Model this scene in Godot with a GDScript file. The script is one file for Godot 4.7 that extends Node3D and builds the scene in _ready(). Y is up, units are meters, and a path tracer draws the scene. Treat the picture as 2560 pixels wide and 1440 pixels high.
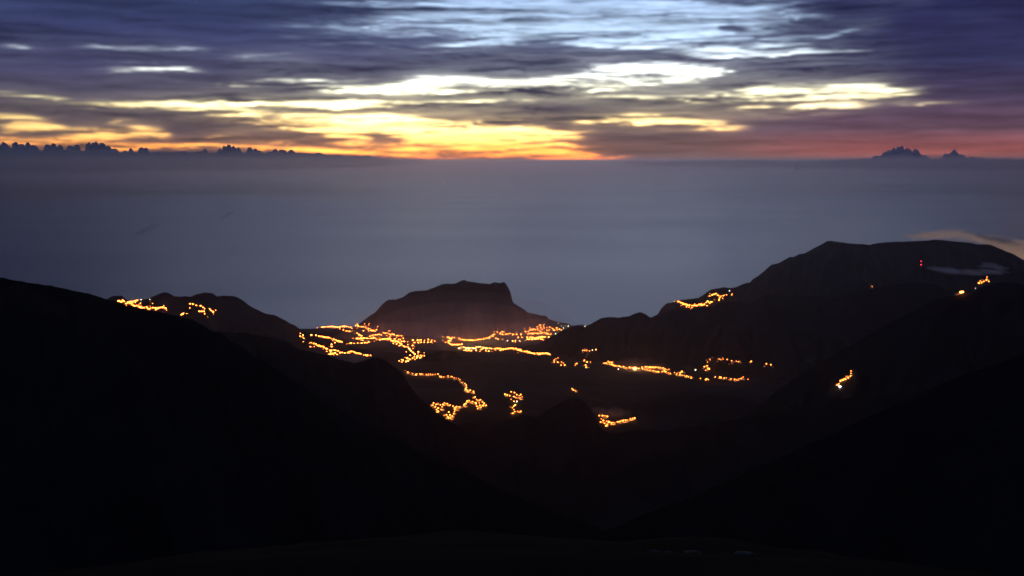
extends Node3D
# Before sunrise on a high island summit: the valley with its street lamps, the flat-topped rock, the sea under haze, streaked clouds.

const EYE := 1800.0          # metres above the sea
const SODIUM := Color(1.0, 0.215, 0.028)   # linear
const RADIANS := PI / 180.0

var streaks := FastNoiseLite.new()
var wisps := FastNoiseLite.new()
var gullies := FastNoiseLite.new()
var grain := FastNoiseLite.new()
var rolls := FastNoiseLite.new()
var hills: Array[Dictionary] = []
var used := {}
var mat := {}

var SKY_STREAKS := [[-8.0, 8.24, 11.9, 7.94, 0.86, 1.30], [-4.2, 7.00, 14.5, 6.56, 0.95, 0.36], [-2.7, 7.09, 5.9, 6.90, 0.35, 0.70], [4.2, 7.12, 11.5, 7.16, 0.30, 0.60], [5.9, 6.46, 14.1, 6.73, 0.43, 0.85], [9.8, 7.44, 16.4, 7.63, 0.39, 0.55], [12.9, 6.96, 19.3, 7.32, 0.30, 0.40], [-4.2, 6.14, 1.1, 6.41, 0.28, 0.70], [2.5, 6.32, 9.2, 5.80, 0.19, 0.70], [-2.1, 6.63, 4.6, 6.55, 0.17, 0.50], [8.6, 5.44, 19.4, 5.43, 0.17, 0.75], [12.9, 6.07, 18.4, 6.49, 0.22, 0.60], [16.1, 6.18, 18.9, 6.86, 0.11, 0.80], [3.6, 5.74, 8.8, 5.23, 0.19, 0.50], [8.8, 6.01, 16.5, 5.71, 0.26, 0.60], [2.1, 4.30, 11.1, 4.63, 0.32, 1.25], [3.6, 4.98, 10.9, 4.75, 0.22, 0.80], [-5.5, 4.12, 3.0, 4.25, 0.19, 1.00], [-5.9, 4.44, -0.6, 4.51, 0.13, 0.60], [-9.5, 3.75, 1.1, 3.72, 0.19, 0.90], [-15.4, 4.01, -8.0, 4.26, 0.15, 0.75], [-10.9, 3.88, -4.9, 3.72, 0.11, 0.60], [-0.9, 3.88, 5.9, 3.78, 0.17, 0.80], [3.0, 3.42, 9.3, 3.30, 0.13, 0.45], [8.9, 3.26, 13.0, 3.42, 0.22, 0.80], [11.6, 3.85, 19.3, 3.59, 0.28, 1.10], [12.6, 3.34, 19.8, 3.50, 0.28, 1.20], [10.5, 2.79, 17.9, 2.82, 0.19, 0.90], [16.9, 3.78, 19.1, 3.83, 0.15, 0.80], [3.2, 2.03, 7.6, 2.35, 0.15, 1.00], [6.8, 2.27, 11.8, 1.87, 0.19, 1.00], [4.3, 2.07, 10.2, 2.05, 0.15, 0.80], [12.6, 2.69, 17.4, 2.71, 0.11, 0.70], [17.5, 3.27, 21.3, 3.46, 0.09, 0.60], [-22.1, 2.78, -15.8, 2.85, 0.13, 1.20], [-16.6, 3.00, -6.0, 2.95, 0.19, 1.10], [-17.8, 2.54, -12.2, 2.44, 0.17, 1.00], [-8.1, 3.06, 1.1, 3.21, 0.19, 0.90], [-15.8, 2.04, -8.1, 1.89, 0.17, 1.00], [-12.6, 2.23, -4.9, 2.20, 0.19, 1.00], [-13.4, 1.73, -6.4, 1.69, 0.19, 1.00], [-8.9, 1.76, 0.4, 1.91, 0.26, 1.10], [-4.7, 2.16, 2.6, 2.16, 0.13, 0.60], [-8.1, 1.26, 2.6, 1.19, 0.28, 1.20], [-3.8, 1.57, 3.4, 1.53, 0.22, 1.00], [-10.6, 1.50, -7.7, 1.35, 0.17, 0.90], [-6.8, 0.72, 3.0, 0.85, 0.22, 1.15], [-6.0, 0.38, 4.7, 0.38, 0.19, 1.20], [-4.3, 0.13, 5.6, 0.13, 0.13, 1.20], [-1.7, 0.60, 3.6, 0.55, 0.11, 1.00], [-12.2, 0.62, -6.0, 0.51, 0.13, 0.80], [-22.5, 1.41, -18.2, 1.33, 0.19, 1.05], [-19.5, 1.54, -17.8, 1.46, 0.17, 0.70], [-25.5, 1.91, -22.9, 1.64, 0.28, 0.95], [-27.2, 2.07, -24.1, 2.09, 0.11, 0.70], [-25.5, 1.38, -23.6, 1.63, 0.17, 0.70], [-26.9, 1.10, -19.5, 1.12, 0.11, 0.80], [-22.9, 0.86, -16.3, 0.74, 0.15, 1.10], [-17.8, 0.73, -8.9, 0.55, 0.13, 1.10], [-15.9, 1.23, -13.9, 1.32, 0.13, 0.70], [-15.1, 1.07, -8.1, 0.97, 0.11, 0.70], [-29.0, 0.67, -20.1, 0.64, 0.17, 0.90], [-28.1, 0.94, -22.0, 0.91, 0.11, 0.70], [-20.6, 1.93, -19.3, 2.08, 0.13, 0.60], [-20.9, 4.48, -15.9, 4.70, 0.17, 0.20], [-20.3, 4.93, -16.3, 4.85, 0.35, 0.26], [-27.0, 5.68, -23.4, 5.66, 0.22, 0.40], [-23.7, 5.83, -14.9, 5.56, 0.13, 0.36], [-26.8, 3.28, -22.8, 3.04, 0.11, 0.85], [-14.9, 5.16, -10.1, 4.89, 0.15, 0.40], [-14.5, 5.37, -10.9, 5.40, 0.13, 0.35], [20.0, 2.86, 23.0, 2.79, 0.06, 0.75], [-13.3, 7.15, -3.8, 6.72, 0.48, 0.34], [-12.1, 6.29, -5.9, 5.88, 0.30, 0.30], [-8.0, 7.58, -0.6, 7.14, 0.35, 0.45], [18.3, 7.84, 21.1, 7.76, 0.11, 0.50], [22.1, 7.08, 24.6, 6.95, 0.09, 0.20], [10.9, 6.86, 12.2, 6.82, 0.22, -0.90], [10.8, 6.82, 11.5, 6.96, 0.15, -0.70], [13.5, 2.84, 14.9, 2.86, 0.19, -1.10], [16.8, 6.84, 26.3, 6.78, 1.19, -0.90], [16.1, 5.88, 19.9, 6.34, 0.19, -0.50], [-0.4, 5.75, 7.2, 5.66, 0.28, -0.75], [0.2, 4.55, 4.5, 4.45, 0.15, -0.50], [11.3, 4.18, 17.9, 4.15, 0.26, -0.60], [10.5, 4.90, 16.1, 4.69, 0.26, -0.50], [-14.1, 5.14, -0.6, 4.72, 0.39, -0.40], [-6.8, 3.32, 2.6, 3.30, 0.13, -0.55], [2.1, 3.17, 8.9, 2.93, 0.17, -0.50], [-9.1, 1.57, -6.8, 1.58, 0.13, -1.10], [-5.5, 1.63, -2.4, 1.68, 0.11, -1.00], [-17.6, 1.82, -11.8, 1.50, 0.26, -0.50], [-7.5, 1.18, -5.5, 1.23, 0.13, -0.90], [-4.7, 0.72, -2.8, 0.77, 0.06, -0.80], [4.3, 1.10, 9.3, 1.30, 0.26, -0.40], [-5.1, 2.26, 1.1, 2.29, 0.11, -0.60], [-6.1, 6.33, -2.1, 6.32, 0.19, -0.50], [-13.8, 2.75, -12.2, 2.73, 0.11, -0.40], [-1.3, 1.06, 1.1, 1.04, 0.05, -0.50], [-12.2, 1.29, -9.8, 1.05, 0.13, -0.50]]

func _ready() -> void:
	set_noises()
	var cam := Camera3D.new()
	cam.name = "Camera"
	cam.fov = 30.4004
	cam.near = 0.5
	cam.far = 3000000.0
	cam.position = Vector3(0, EYE, 0)
	cam.rotation.x = -6.8428 * RADIANS
	add_child(cam)
	cam.current = true
	var env := Environment.new()
	env.background_mode = Environment.BG_SKY
	var sky := Sky.new()
	var pano := PanoramaSkyMaterial.new()
	pano.panorama = sky_picture()
	sky.sky_material = pano
	env.sky = sky
	env.sky_rotation = Vector3(0, PI, 0)     # the middle of the picture lies over -Z
	env.background_energy_multiplier = 1.0
	env.tonemap_mode = Environment.TONE_MAPPER_LINEAR
	env.tonemap_exposure = 1.5
	env.volumetric_fog_enabled = true        # the sea air; it scatters mostly forwards
	env.volumetric_fog_density = 0.0000125
	env.volumetric_fog_albedo = Color(0.97, 0.93, 1.0)
	env.volumetric_fog_anisotropy = 0.87
	env.sdfgi_enabled = true
	env.ssao_enabled = true
	env.ssil_enabled = true
	var world := WorldEnvironment.new()
	world.name = "Surroundings"
	world.environment = env
	add_child(world)
	var sun := DirectionalLight3D.new()      # still two degrees under the horizon
	sun.name = "Sun"
	sun.light_color = Color(1.0, 0.8, 0.6)
	sun.light_energy = 0.6
	sun.light_angular_distance = 0.5
	sun.shadow_enabled = true
	add_child(sun)
	sun.look_at_from_position(Vector3(0, -3500, -100000), Vector3(0, 0, 0))
	make_materials()
	build_land()
	build_sea()
	build_lamps()
	build_clouds()
	build_summit()
	build_ships()

# ---------------------------------------------------------------- helpers

func numbered(called: String) -> String:
	var n: int = used.get(called, 0)
	used[called] = n + 1
	return called if n == 0 else "%s_%03d" % [called, n]

func tag(o: Node, label: String, category := "", group := "", kind := "") -> Node:
	o.set_meta("label", label)
	if category:
		o.set_meta("category", category)
	if group:
		o.set_meta("group", group)
	if kind:
		o.set_meta("kind", kind)
	return o

func thing(called: String, at: Vector3) -> Node3D:
	var o := Node3D.new()
	o.name = numbered(called)
	o.position = at
	add_child(o)
	return o

func part(called: String, m: Mesh, material: Material, parent: Node, at := Vector3.ZERO) -> MeshInstance3D:
	var o := MeshInstance3D.new()
	o.name = called if parent != self else numbered(called)
	o.mesh = m
	o.material_override = material
	o.position = at
	parent.add_child(o, true)
	return o

func set_noises() -> void:
	for n in [streaks, wisps, gullies, grain, rolls]:
		n.noise_type = FastNoiseLite.TYPE_SIMPLEX_SMOOTH
		n.fractal_type = FastNoiseLite.FRACTAL_FBM
		n.frequency = 1.0
	streaks.seed = 11
	streaks.fractal_octaves = 3
	streaks.fractal_gain = 0.55
	wisps.seed = 5
	wisps.fractal_octaves = 3
	gullies.seed = 23
	gullies.fractal_octaves = 4
	gullies.fractal_type = FastNoiseLite.FRACTAL_RIDGED
	grain.seed = 31
	grain.fractal_octaves = 3
	rolls.seed = 47
	rolls.fractal_octaves = 4

# ---------------------------------------------------------------- sky

func ramp(stops: Array, x: float) -> Vector3:
	var last: Array = stops[0]
	if x <= last[0]:
		return last[1]
	for s in stops:
		if x < s[0]:
			var t: float = (x - last[0]) / (s[0] - last[0])
			return (last[1] as Vector3).lerp(s[1], t)
		last = s
	return last[1]

var clear_air := [[0.0, Vector3(1.8, 0.36, 0.045)], [0.5, Vector3(1.7, 0.52, 0.08)], [1.4, Vector3(1.0, 0.55, 0.17)], [2.6, Vector3(0.85, 0.68, 0.31)],
	[3.7, Vector3(0.85, 0.82, 0.56)], [4.7, Vector3(0.8, 0.85, 0.82)], [6.2, Vector3(0.38, 0.50, 0.66)], [8.5, Vector3(0.29, 0.40, 0.60)],
	[13.0, Vector3(0.42, 0.52, 0.76)], [20.0, Vector3(0.36, 0.46, 0.7)], [40.0, Vector3(0.17, 0.24, 0.42)], [90.0, Vector3(0.1, 0.15, 0.3)]]
var red_air := [[0.0, Vector3(0.62, 0.13, 0.1)], [0.7, Vector3(0.5, 0.11, 0.09)], [1.6, Vector3(0.3, 0.12, 0.13)], [3.2, Vector3(0.6, 0.5, 0.3)], [5.0, Vector3(0.5, 0.55, 0.6)]]
var cloud_lit := [[0.0, Vector3(0.24, 0.12, 0.1)], [0.8, Vector3(0.2, 0.11, 0.1)], [1.6, Vector3(0.135, 0.095, 0.12)], [3.0, Vector3(0.098, 0.085, 0.125)],
	[4.6, Vector3(0.066, 0.064, 0.14)], [6.5, Vector3(0.045, 0.055, 0.15)], [8.5, Vector3(0.034, 0.05, 0.135)], [20.0, Vector3(0.05, 0.066, 0.145)], [90.0, Vector3(0.05, 0.066, 0.13)]]
var cloud_red := [[0.0, Vector3(0.5, 0.12, 0.09)], [0.7, Vector3(0.36, 0.11, 0.11)], [1.6, Vector3(0.16, 0.085, 0.125)], [3.2, Vector3(0.075, 0.055, 0.115)], [5.0, Vector3(0.035, 0.035, 0.105)], [8.0, Vector3(0.021, 0.023, 0.085)],
	[20.0, Vector3(0.024, 0.033, 0.095)], [90.0, Vector3(0.025, 0.036, 0.085)]]

func sky_light(a: float, e: float, fine: bool) -> Vector3:
	# the light from azimuth a (degrees to the right of -Z) and height e (degrees)
	var up := maxf(e, 0.0)
	var away := absf(a)
	var r := 1.0 / (sin(up * RADIANS) + 0.055)
	var px := sin(a * RADIANS) * r
	var pz := cos(a * RADIANS) * r
	var warp := wisps.get_noise_2d(px * 0.22 + 7.0, pz * 0.3) * 0.9
	var n := streaks.get_noise_2d(px * 0.30 + warp * 0.6, pz * 0.62 + warp) * 0.5 + 0.5
	var n2 := wisps.get_noise_2d(px * 0.9 + 31.0, pz * 2.1 + warp * 1.4) * 0.5 + 0.5
	var st := wisps.get_noise_2d(a * 0.055 + 3.0, e * 1.1 + a * 0.03)
	var bend := wisps.get_noise_2d(a * 0.2 + 90.0, e * 0.8)
	var st2 := streaks.get_noise_2d(a * 0.085 + 40.0 + bend * 0.12, e * 2.7 - a * 0.035 + bend * 0.55 + st * 0.4)
	var fine_st := streaks.get_noise_2d(a * 0.3 - 20.0, e * 5.5 + bend * 1.2)
	st2 += 0.42 * fine_st
	var open := 0.0
	var veil := 0.0
	if fine:
		var ew := e + wisps.get_noise_2d(a * 0.13, e * 0.5 + 50.0) * 0.16 + st2 * 0.10
		for s: Array in SKY_STREAKS:
			var k: float = (a - s[0]) / (s[2] - s[0])
			if k < -0.4 or k > 1.4:
				continue
			var t: float = s[4]
			var d: float = (ew - lerpf(s[1], s[3], k)) / (t * 1.15)
			if absf(d) > 6.0:
				continue
			var along := absf(k * 2.0 - 1.0)
			if s[5] > 0.0:
				veil += s[5] * exp(-d * d * 0.11) * (1.0 - smoothstep(0.35, 1.6, along))
			open += s[5] * exp(-d * d) * (1.0 - smoothstep(0.35, 1.6, along))
	var edge := smoothstep(30.0, 60.0, away)
	open += 0.22 * edge * smoothstep(0.5, 0.8, n)
	open += 1.3 * smoothstep(8.0, 11.0, up) * (1.0 - smoothstep(35.0, 70.0, up)) * (1.0 - smoothstep(12.0, 36.0, absf(a - 3.0)))
	var busy := clampf(open * 1.4 + 0.22, 0.0, 1.0)
	var m := smoothstep(0.04, 1.5, open * 0.95 + (st * 0.75 + st2 * lerpf(1.15, 0.6, smoothstep(4.5, 7.0, up)) + (n2 - 0.5) * 0.3) * busy)
	m = pow(m, 1.7)
	var right := smoothstep(8.0, 19.0, a) * (1.0 - smoothstep(60.0, 120.0, a))
	var left := smoothstep(6.0, 28.0, -a)
	var c_air := ramp(clear_air, up).lerp(ramp(red_air, up), right * (1.0 - smoothstep(2.0, 5.0, up)) * 0.9)
	var c_cloud := ramp(cloud_lit, up).lerp(ramp(cloud_red, up), right)
	c_cloud = c_cloud.lerp(Vector3(0.10, 0.085, 0.095), left * (1.0 - smoothstep(0.5, 3.5, up)) * 0.6)
	c_cloud *= 0.60 + 0.2 * st2 + 0.22 * st + 0.2 * (n - 0.5)
	c_air *= 1.0 + 1.5 * exp(-pow((up - 3.2) / 2.0, 2.0)) * (1.0 - smoothstep(8.0, 26.0, away))
	var dim := 1.0 - 0.25 * left - 0.45 * edge
	c_cloud = c_cloud.lerp(c_air * 0.3 + Vector3(0.04, 0.035, 0.06), clampf(minf(veil, 2.0) * (0.13 + 0.16 * st2 + 0.1 * st), 0.0, 0.45))
	var back := smoothstep(45.0, 150.0, away)
	var c := c_cloud.lerp(c_air * dim * (0.9 + 0.7 * st2 + 0.3 * st), m)
	c = c.lerp(c * Vector3(0.42, 0.5, 0.62), back)
	var low := 1.0 - smoothstep(0.0, 4.0, up)
	c = c.lerp(Vector3(0.125, 0.085, 0.088), (1.0 - smoothstep(0.0, 0.5, up)) * 0.75 * smoothstep(5.5, 9.0, absf(a + 2.0)))
	return c.lerp(Vector3(0.035, 0.045, 0.09), low * smoothstep(32.0, 75.0, away))

func sky_picture() -> ImageTexture:
	var w := 4096
	var h := 2048
	var whole := sky_piece(512, 256, 0, 512, 0, 256, false)
	whole.resize(w, h, Image.INTERPOLATE_CUBIC)
	# the part round the dawn is computed at the full size
	var c0 := int(w * (0.5 - 36.0 / 360.0))
	var c1 := int(w * (0.5 + 36.0 / 360.0))
	var r0 := int(h * (0.5 - 13.0 / 180.0))
	var r1 := h / 2 + 12
	whole.blit_rect(sky_piece(w, h, c0, c1, r0, r1, true), Rect2i(0, 0, c1 - c0, r1 - r0), Vector2i(c0, r0))
	return ImageTexture.create_from_image(whole)

func sky_piece(w: int, h: int, c0: int, c1: int, r0: int, r1: int, fine: bool) -> Image:
	var data := PackedFloat32Array()
	data.resize((c1 - c0) * (r1 - r0) * 3)
	var i := 0
	for row in range(r0, r1):
		var e := 90.0 - (row + 0.5) / h * 180.0
		for col in range(c0, c1):
			var a := (col + 0.5) / w * 360.0 - 180.0
			var c := sky_light(a, e, fine) if e > 0.0 else Vector3(0.16, 0.14, 0.145)
			data[i] = c.x
			data[i + 1] = c.y
			data[i + 2] = c.z
			i += 3
	return Image.create_from_data(c1 - c0, r1 - r0, false, Image.FORMAT_RGBF, data.to_byte_array())

# ---------------------------------------------------------------- land

func make_materials() -> void:
	var rock := StandardMaterial3D.new()
	rock.resource_name = "dark scrub and rock"
	rock.roughness = 1.0
	rock.metallic_specular = 0.1
	var spots := NoiseTexture2D.new()
	spots.width = 512
	spots.height = 512
	spots.seamless = true
	var sn := FastNoiseLite.new()
	sn.seed = 9
	sn.frequency = 0.012
	sn.fractal_octaves = 6
	spots.noise = sn
	var tint := Gradient.new()
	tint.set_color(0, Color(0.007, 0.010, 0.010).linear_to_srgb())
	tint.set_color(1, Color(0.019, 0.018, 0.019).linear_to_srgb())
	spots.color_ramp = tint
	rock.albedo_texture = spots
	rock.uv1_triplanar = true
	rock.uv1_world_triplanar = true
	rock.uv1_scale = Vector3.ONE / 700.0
	mat.land = rock
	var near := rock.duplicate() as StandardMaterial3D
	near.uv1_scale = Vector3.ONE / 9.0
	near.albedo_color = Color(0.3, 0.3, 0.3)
	mat.near = near
	var sea := StandardMaterial3D.new()
	sea.resource_name = "sea water"
	sea.albedo_color = Color(0.012, 0.022, 0.035).linear_to_srgb()
	sea.metallic_specular = 0.5
	sea.roughness = 1.0
	var slicks := NoiseTexture2D.new()
	slicks.width = 1024
	slicks.height = 1024
	slicks.seamless = true
	var wn := FastNoiseLite.new()
	wn.seed = 77
	wn.frequency = 0.004
	wn.fractal_octaves = 2
	wn.domain_warp_enabled = true
	wn.domain_warp_amplitude = 60.0
	slicks.noise = wn
	var rough := Gradient.new()
	rough.set_color(0, Color(0.29, 0.29, 0.29))
	rough.set_color(1, Color(0.36, 0.36, 0.36))
	slicks.color_ramp = rough
	sea.roughness_texture = slicks
	sea.uv1_triplanar = true
	sea.uv1_world_triplanar = true
	sea.uv1_scale = Vector3(1.0 / 46000.0, 1.0, 1.0 / 30000.0)
	mat.sea = sea
	var road := StandardMaterial3D.new()
	road.resource_name = "concrete road"
	road.albedo_color = Color(0.3, 0.29, 0.27).linear_to_srgb()
	road.roughness = 0.9
	mat.road = road
	var metal := StandardMaterial3D.new()
	metal.resource_name = "galvanised steel"
	metal.albedo_color = Color(0.3, 0.3, 0.3).linear_to_srgb()
	metal.roughness = 0.6
	mat.metal = metal
	mat.sodium = glow("sodium lamp", SODIUM, 8.0)
	mat.bright = glow("bright sodium lamp", Color(1.0, 0.36, 0.07), 10.0)
	mat.white = glow("white lamp", Color(1.0, 0.78, 0.55), 8.0)
	mat.town = glow("town lamp", SODIUM, 20.0)
	mat.red = glow("red beacon lamp", Color(1.0, 0.02, 0.04), 6.0)
	var wall := StandardMaterial3D.new()
	wall.resource_name = "whitewashed wall"
	wall.albedo_color = Color(0.62, 0.58, 0.52).linear_to_srgb()
	wall.roughness = 0.9
	mat.wall = wall
	var tiles := StandardMaterial3D.new()
	tiles.resource_name = "clay roof tiles"
	tiles.albedo_color = Color(0.26, 0.11, 0.07).linear_to_srgb()
	tiles.roughness = 0.9
	mat.tiles = tiles
	var cloud := StandardMaterial3D.new()
	cloud.resource_name = "cloud"
	cloud.albedo_color = Color(0.72, 0.74, 0.8).linear_to_srgb()
	cloud.roughness = 1.0
	cloud.metallic_specular = 0.0
	mat.cloud = cloud

func glow(called: String, linear: Color, strength: float) -> StandardMaterial3D:
	var m := StandardMaterial3D.new()
	m.resource_name = called
	m.albedo_color = Color(0.8, 0.75, 0.6)
	m.emission_enabled = true
	m.emission = linear.linear_to_srgb()
	m.emission_energy_multiplier = strength
	return m

# A ridge: its crest runs through the points; the land falls away to the front and to the back of it, cut by gullies.
func ridge(points: Array, front: float, back: float, cut: float, shift: float) -> Dictionary:
	var mid := Vector2.ZERO
	for p: Vector3 in points:
		mid += Vector2(p.x, p.z)
	var b := mid.normalized()
	var l := Vector2(-b.y, b.x)
	var us := PackedFloat32Array()
	var vs := PackedFloat32Array()
	var hs := PackedFloat32Array()
	for p: Vector3 in points:
		us.append(p.x * l.x + p.z * l.y)
		vs.append(p.x * b.x + p.z * b.y)
		hs.append(p.y)
	var m := {"b": b, "l": l, "us": us, "vs": vs, "hs": hs, "front": front, "back": back, "cut": cut, "shift": shift, "lo": us[0], "hi": us[us.size() - 1]}
	hills.append(m)
	return m

func crest(m: Dictionary, u: float) -> Vector2:
	var us: PackedFloat32Array = m.us
	var k := clampi(us.bsearch(u), 1, us.size() - 1)
	var t := clampf((u - us[k - 1]) / (us[k] - us[k - 1]), 0.0, 1.0)
	return Vector2(lerpf(m.vs[k - 1], m.vs[k], t), lerpf(m.hs[k - 1], m.hs[k], t))

func ridge_height(m: Dictionary, u: float, v: float) -> float:
	var c := crest(m, u)
	var e := v - c.x
	var d := absf(e)
	var slope: float = m.front if e < 0.0 else m.back
	var drop := slope * d * (1.0 - 0.3 * d / (d + 900.0))
	var n := gullies.get_noise_2d(u / 420.0 + float(m.shift), v / 1500.0) - 0.2
	var f := grain.get_noise_2d(u / 90.0 + float(m.shift), v / 110.0)
	var h: float = c.y - drop + n * m.cut * minf(d / 420.0, 1.0) + f * 9.0 * minf(d / 70.0 + 0.4, 1.0) + grain.get_noise_2d(u / 30.0, v / 30.0 + float(m.shift)) * 3.0
	var over: float = maxf(maxf(m.lo - u, u - m.hi), 0.0)
	return h - over * 0.9

func valley(x: float, z: float) -> float:
	var d := sqrt(x * x + z * z)
	var h := valley_line(d)
	var shore := clampf((11500.0 - d) / 700.0, 0.0, 1.0)
	return h + rolls.get_noise_2d(x / 1500.0, z / 1500.0) * 50.0 * shore + grain.get_noise_2d(x / 520.0, z / 520.0) * 20.0 * shore + grain.get_noise_2d(x / 160.0, z / 160.0) * 7.0 * shore + wisps.get_noise_2d(x / 900.0, z / 900.0) * 22.0 * (1.0 - shore)

func valley_line(d: float) -> float:
	var at := [2500.0, 4200.0, 5000.0, 6000.0, 7000.0, 8000.0, 8500.0, 9500.0, 10500.0, 11600.0, 12400.0]
	var hs := [520.0, 650.0, 660.0, 550.0, 420.0, 292.0, 245.0, 165.0, 88.0, 0.0, -80.0]
	if d <= at[0]:
		return hs[0]
	for k in range(1, at.size()):
		if d < at[k]:
			return lerpf(hs[k - 1], hs[k], smoothstep(0.0, 1.0, (d - at[k - 1]) / (at[k] - at[k - 1])) * 0.35 + 0.65 * (d - at[k - 1]) / (at[k] - at[k - 1]))
	return hs[-1]

func land_height(x: float, z: float) -> float:
	var h := valley(x, z)
	for m in hills:
		var u: float = x * m.l.x + z * m.l.y
		var v: float = x * m.b.x + z * m.b.y
		if u > m.lo - 500.0 and u < m.hi + 500.0:
			h = maxf(h, ridge_height(m, u, v))
	return h

func sheet(verts: PackedVector3Array, cols: int, rows: int) -> ArrayMesh:
	var index := PackedInt32Array()
	for r in rows - 1:
		for c in cols - 1:
			var i := r * cols + c
			index.append_array([i, i + cols, i + 1, i + 1, i + cols, i + cols + 1])
	var a := verts[1] - verts[0]
	var b := verts[cols] - verts[0]
	if a.cross(b).y < 0.0:
		for k in range(0, index.size(), 3):
			var s := index[k + 1]
			index[k + 1] = index[k + 2]
			index[k + 2] = s
	var arrays := []
	arrays.resize(Mesh.ARRAY_MAX)
	arrays[Mesh.ARRAY_VERTEX] = verts
	arrays[Mesh.ARRAY_INDEX] = index
	var raw := ArrayMesh.new()
	raw.add_surface_from_arrays(Mesh.PRIMITIVE_TRIANGLES, arrays)
	var st := SurfaceTool.new()
	st.create_from(raw, 0)
	st.generate_normals()
	return st.commit()

func hill(called: String, label: String, category: String, points: Array, front: float, back: float, cut: float, reach_front: float, reach_back: float, step: float, shift: float) -> void:
	var m := ridge(points, front, back, cut, shift)
	var es := PackedFloat32Array()
	var nf := 46
	var nb := 26
	for k in range(nf, 0, -1):
		es.append(-reach_front * pow(float(k) / nf, 1.6))
	es.append(0.0)
	for k in range(1, nb + 1):
		es.append(reach_back * pow(float(k) / nb, 1.6))
	var lo: float = m.lo - 300.0
	var hi: float = m.hi + 300.0
	var cols := int((hi - lo) / step) + 1
	var verts := PackedVector3Array()
	for e in es:
		for c in cols:
			var u := lo + c * step
			var v := crest(m, u).x + e
			var p: Vector2 = m.l * u + m.b * v
			verts.append(Vector3(p.x, maxf(ridge_height(m, u, v), -70.0), p.y))
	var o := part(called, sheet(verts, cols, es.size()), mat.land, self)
	tag(o, label, category, "", "structure")

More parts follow.
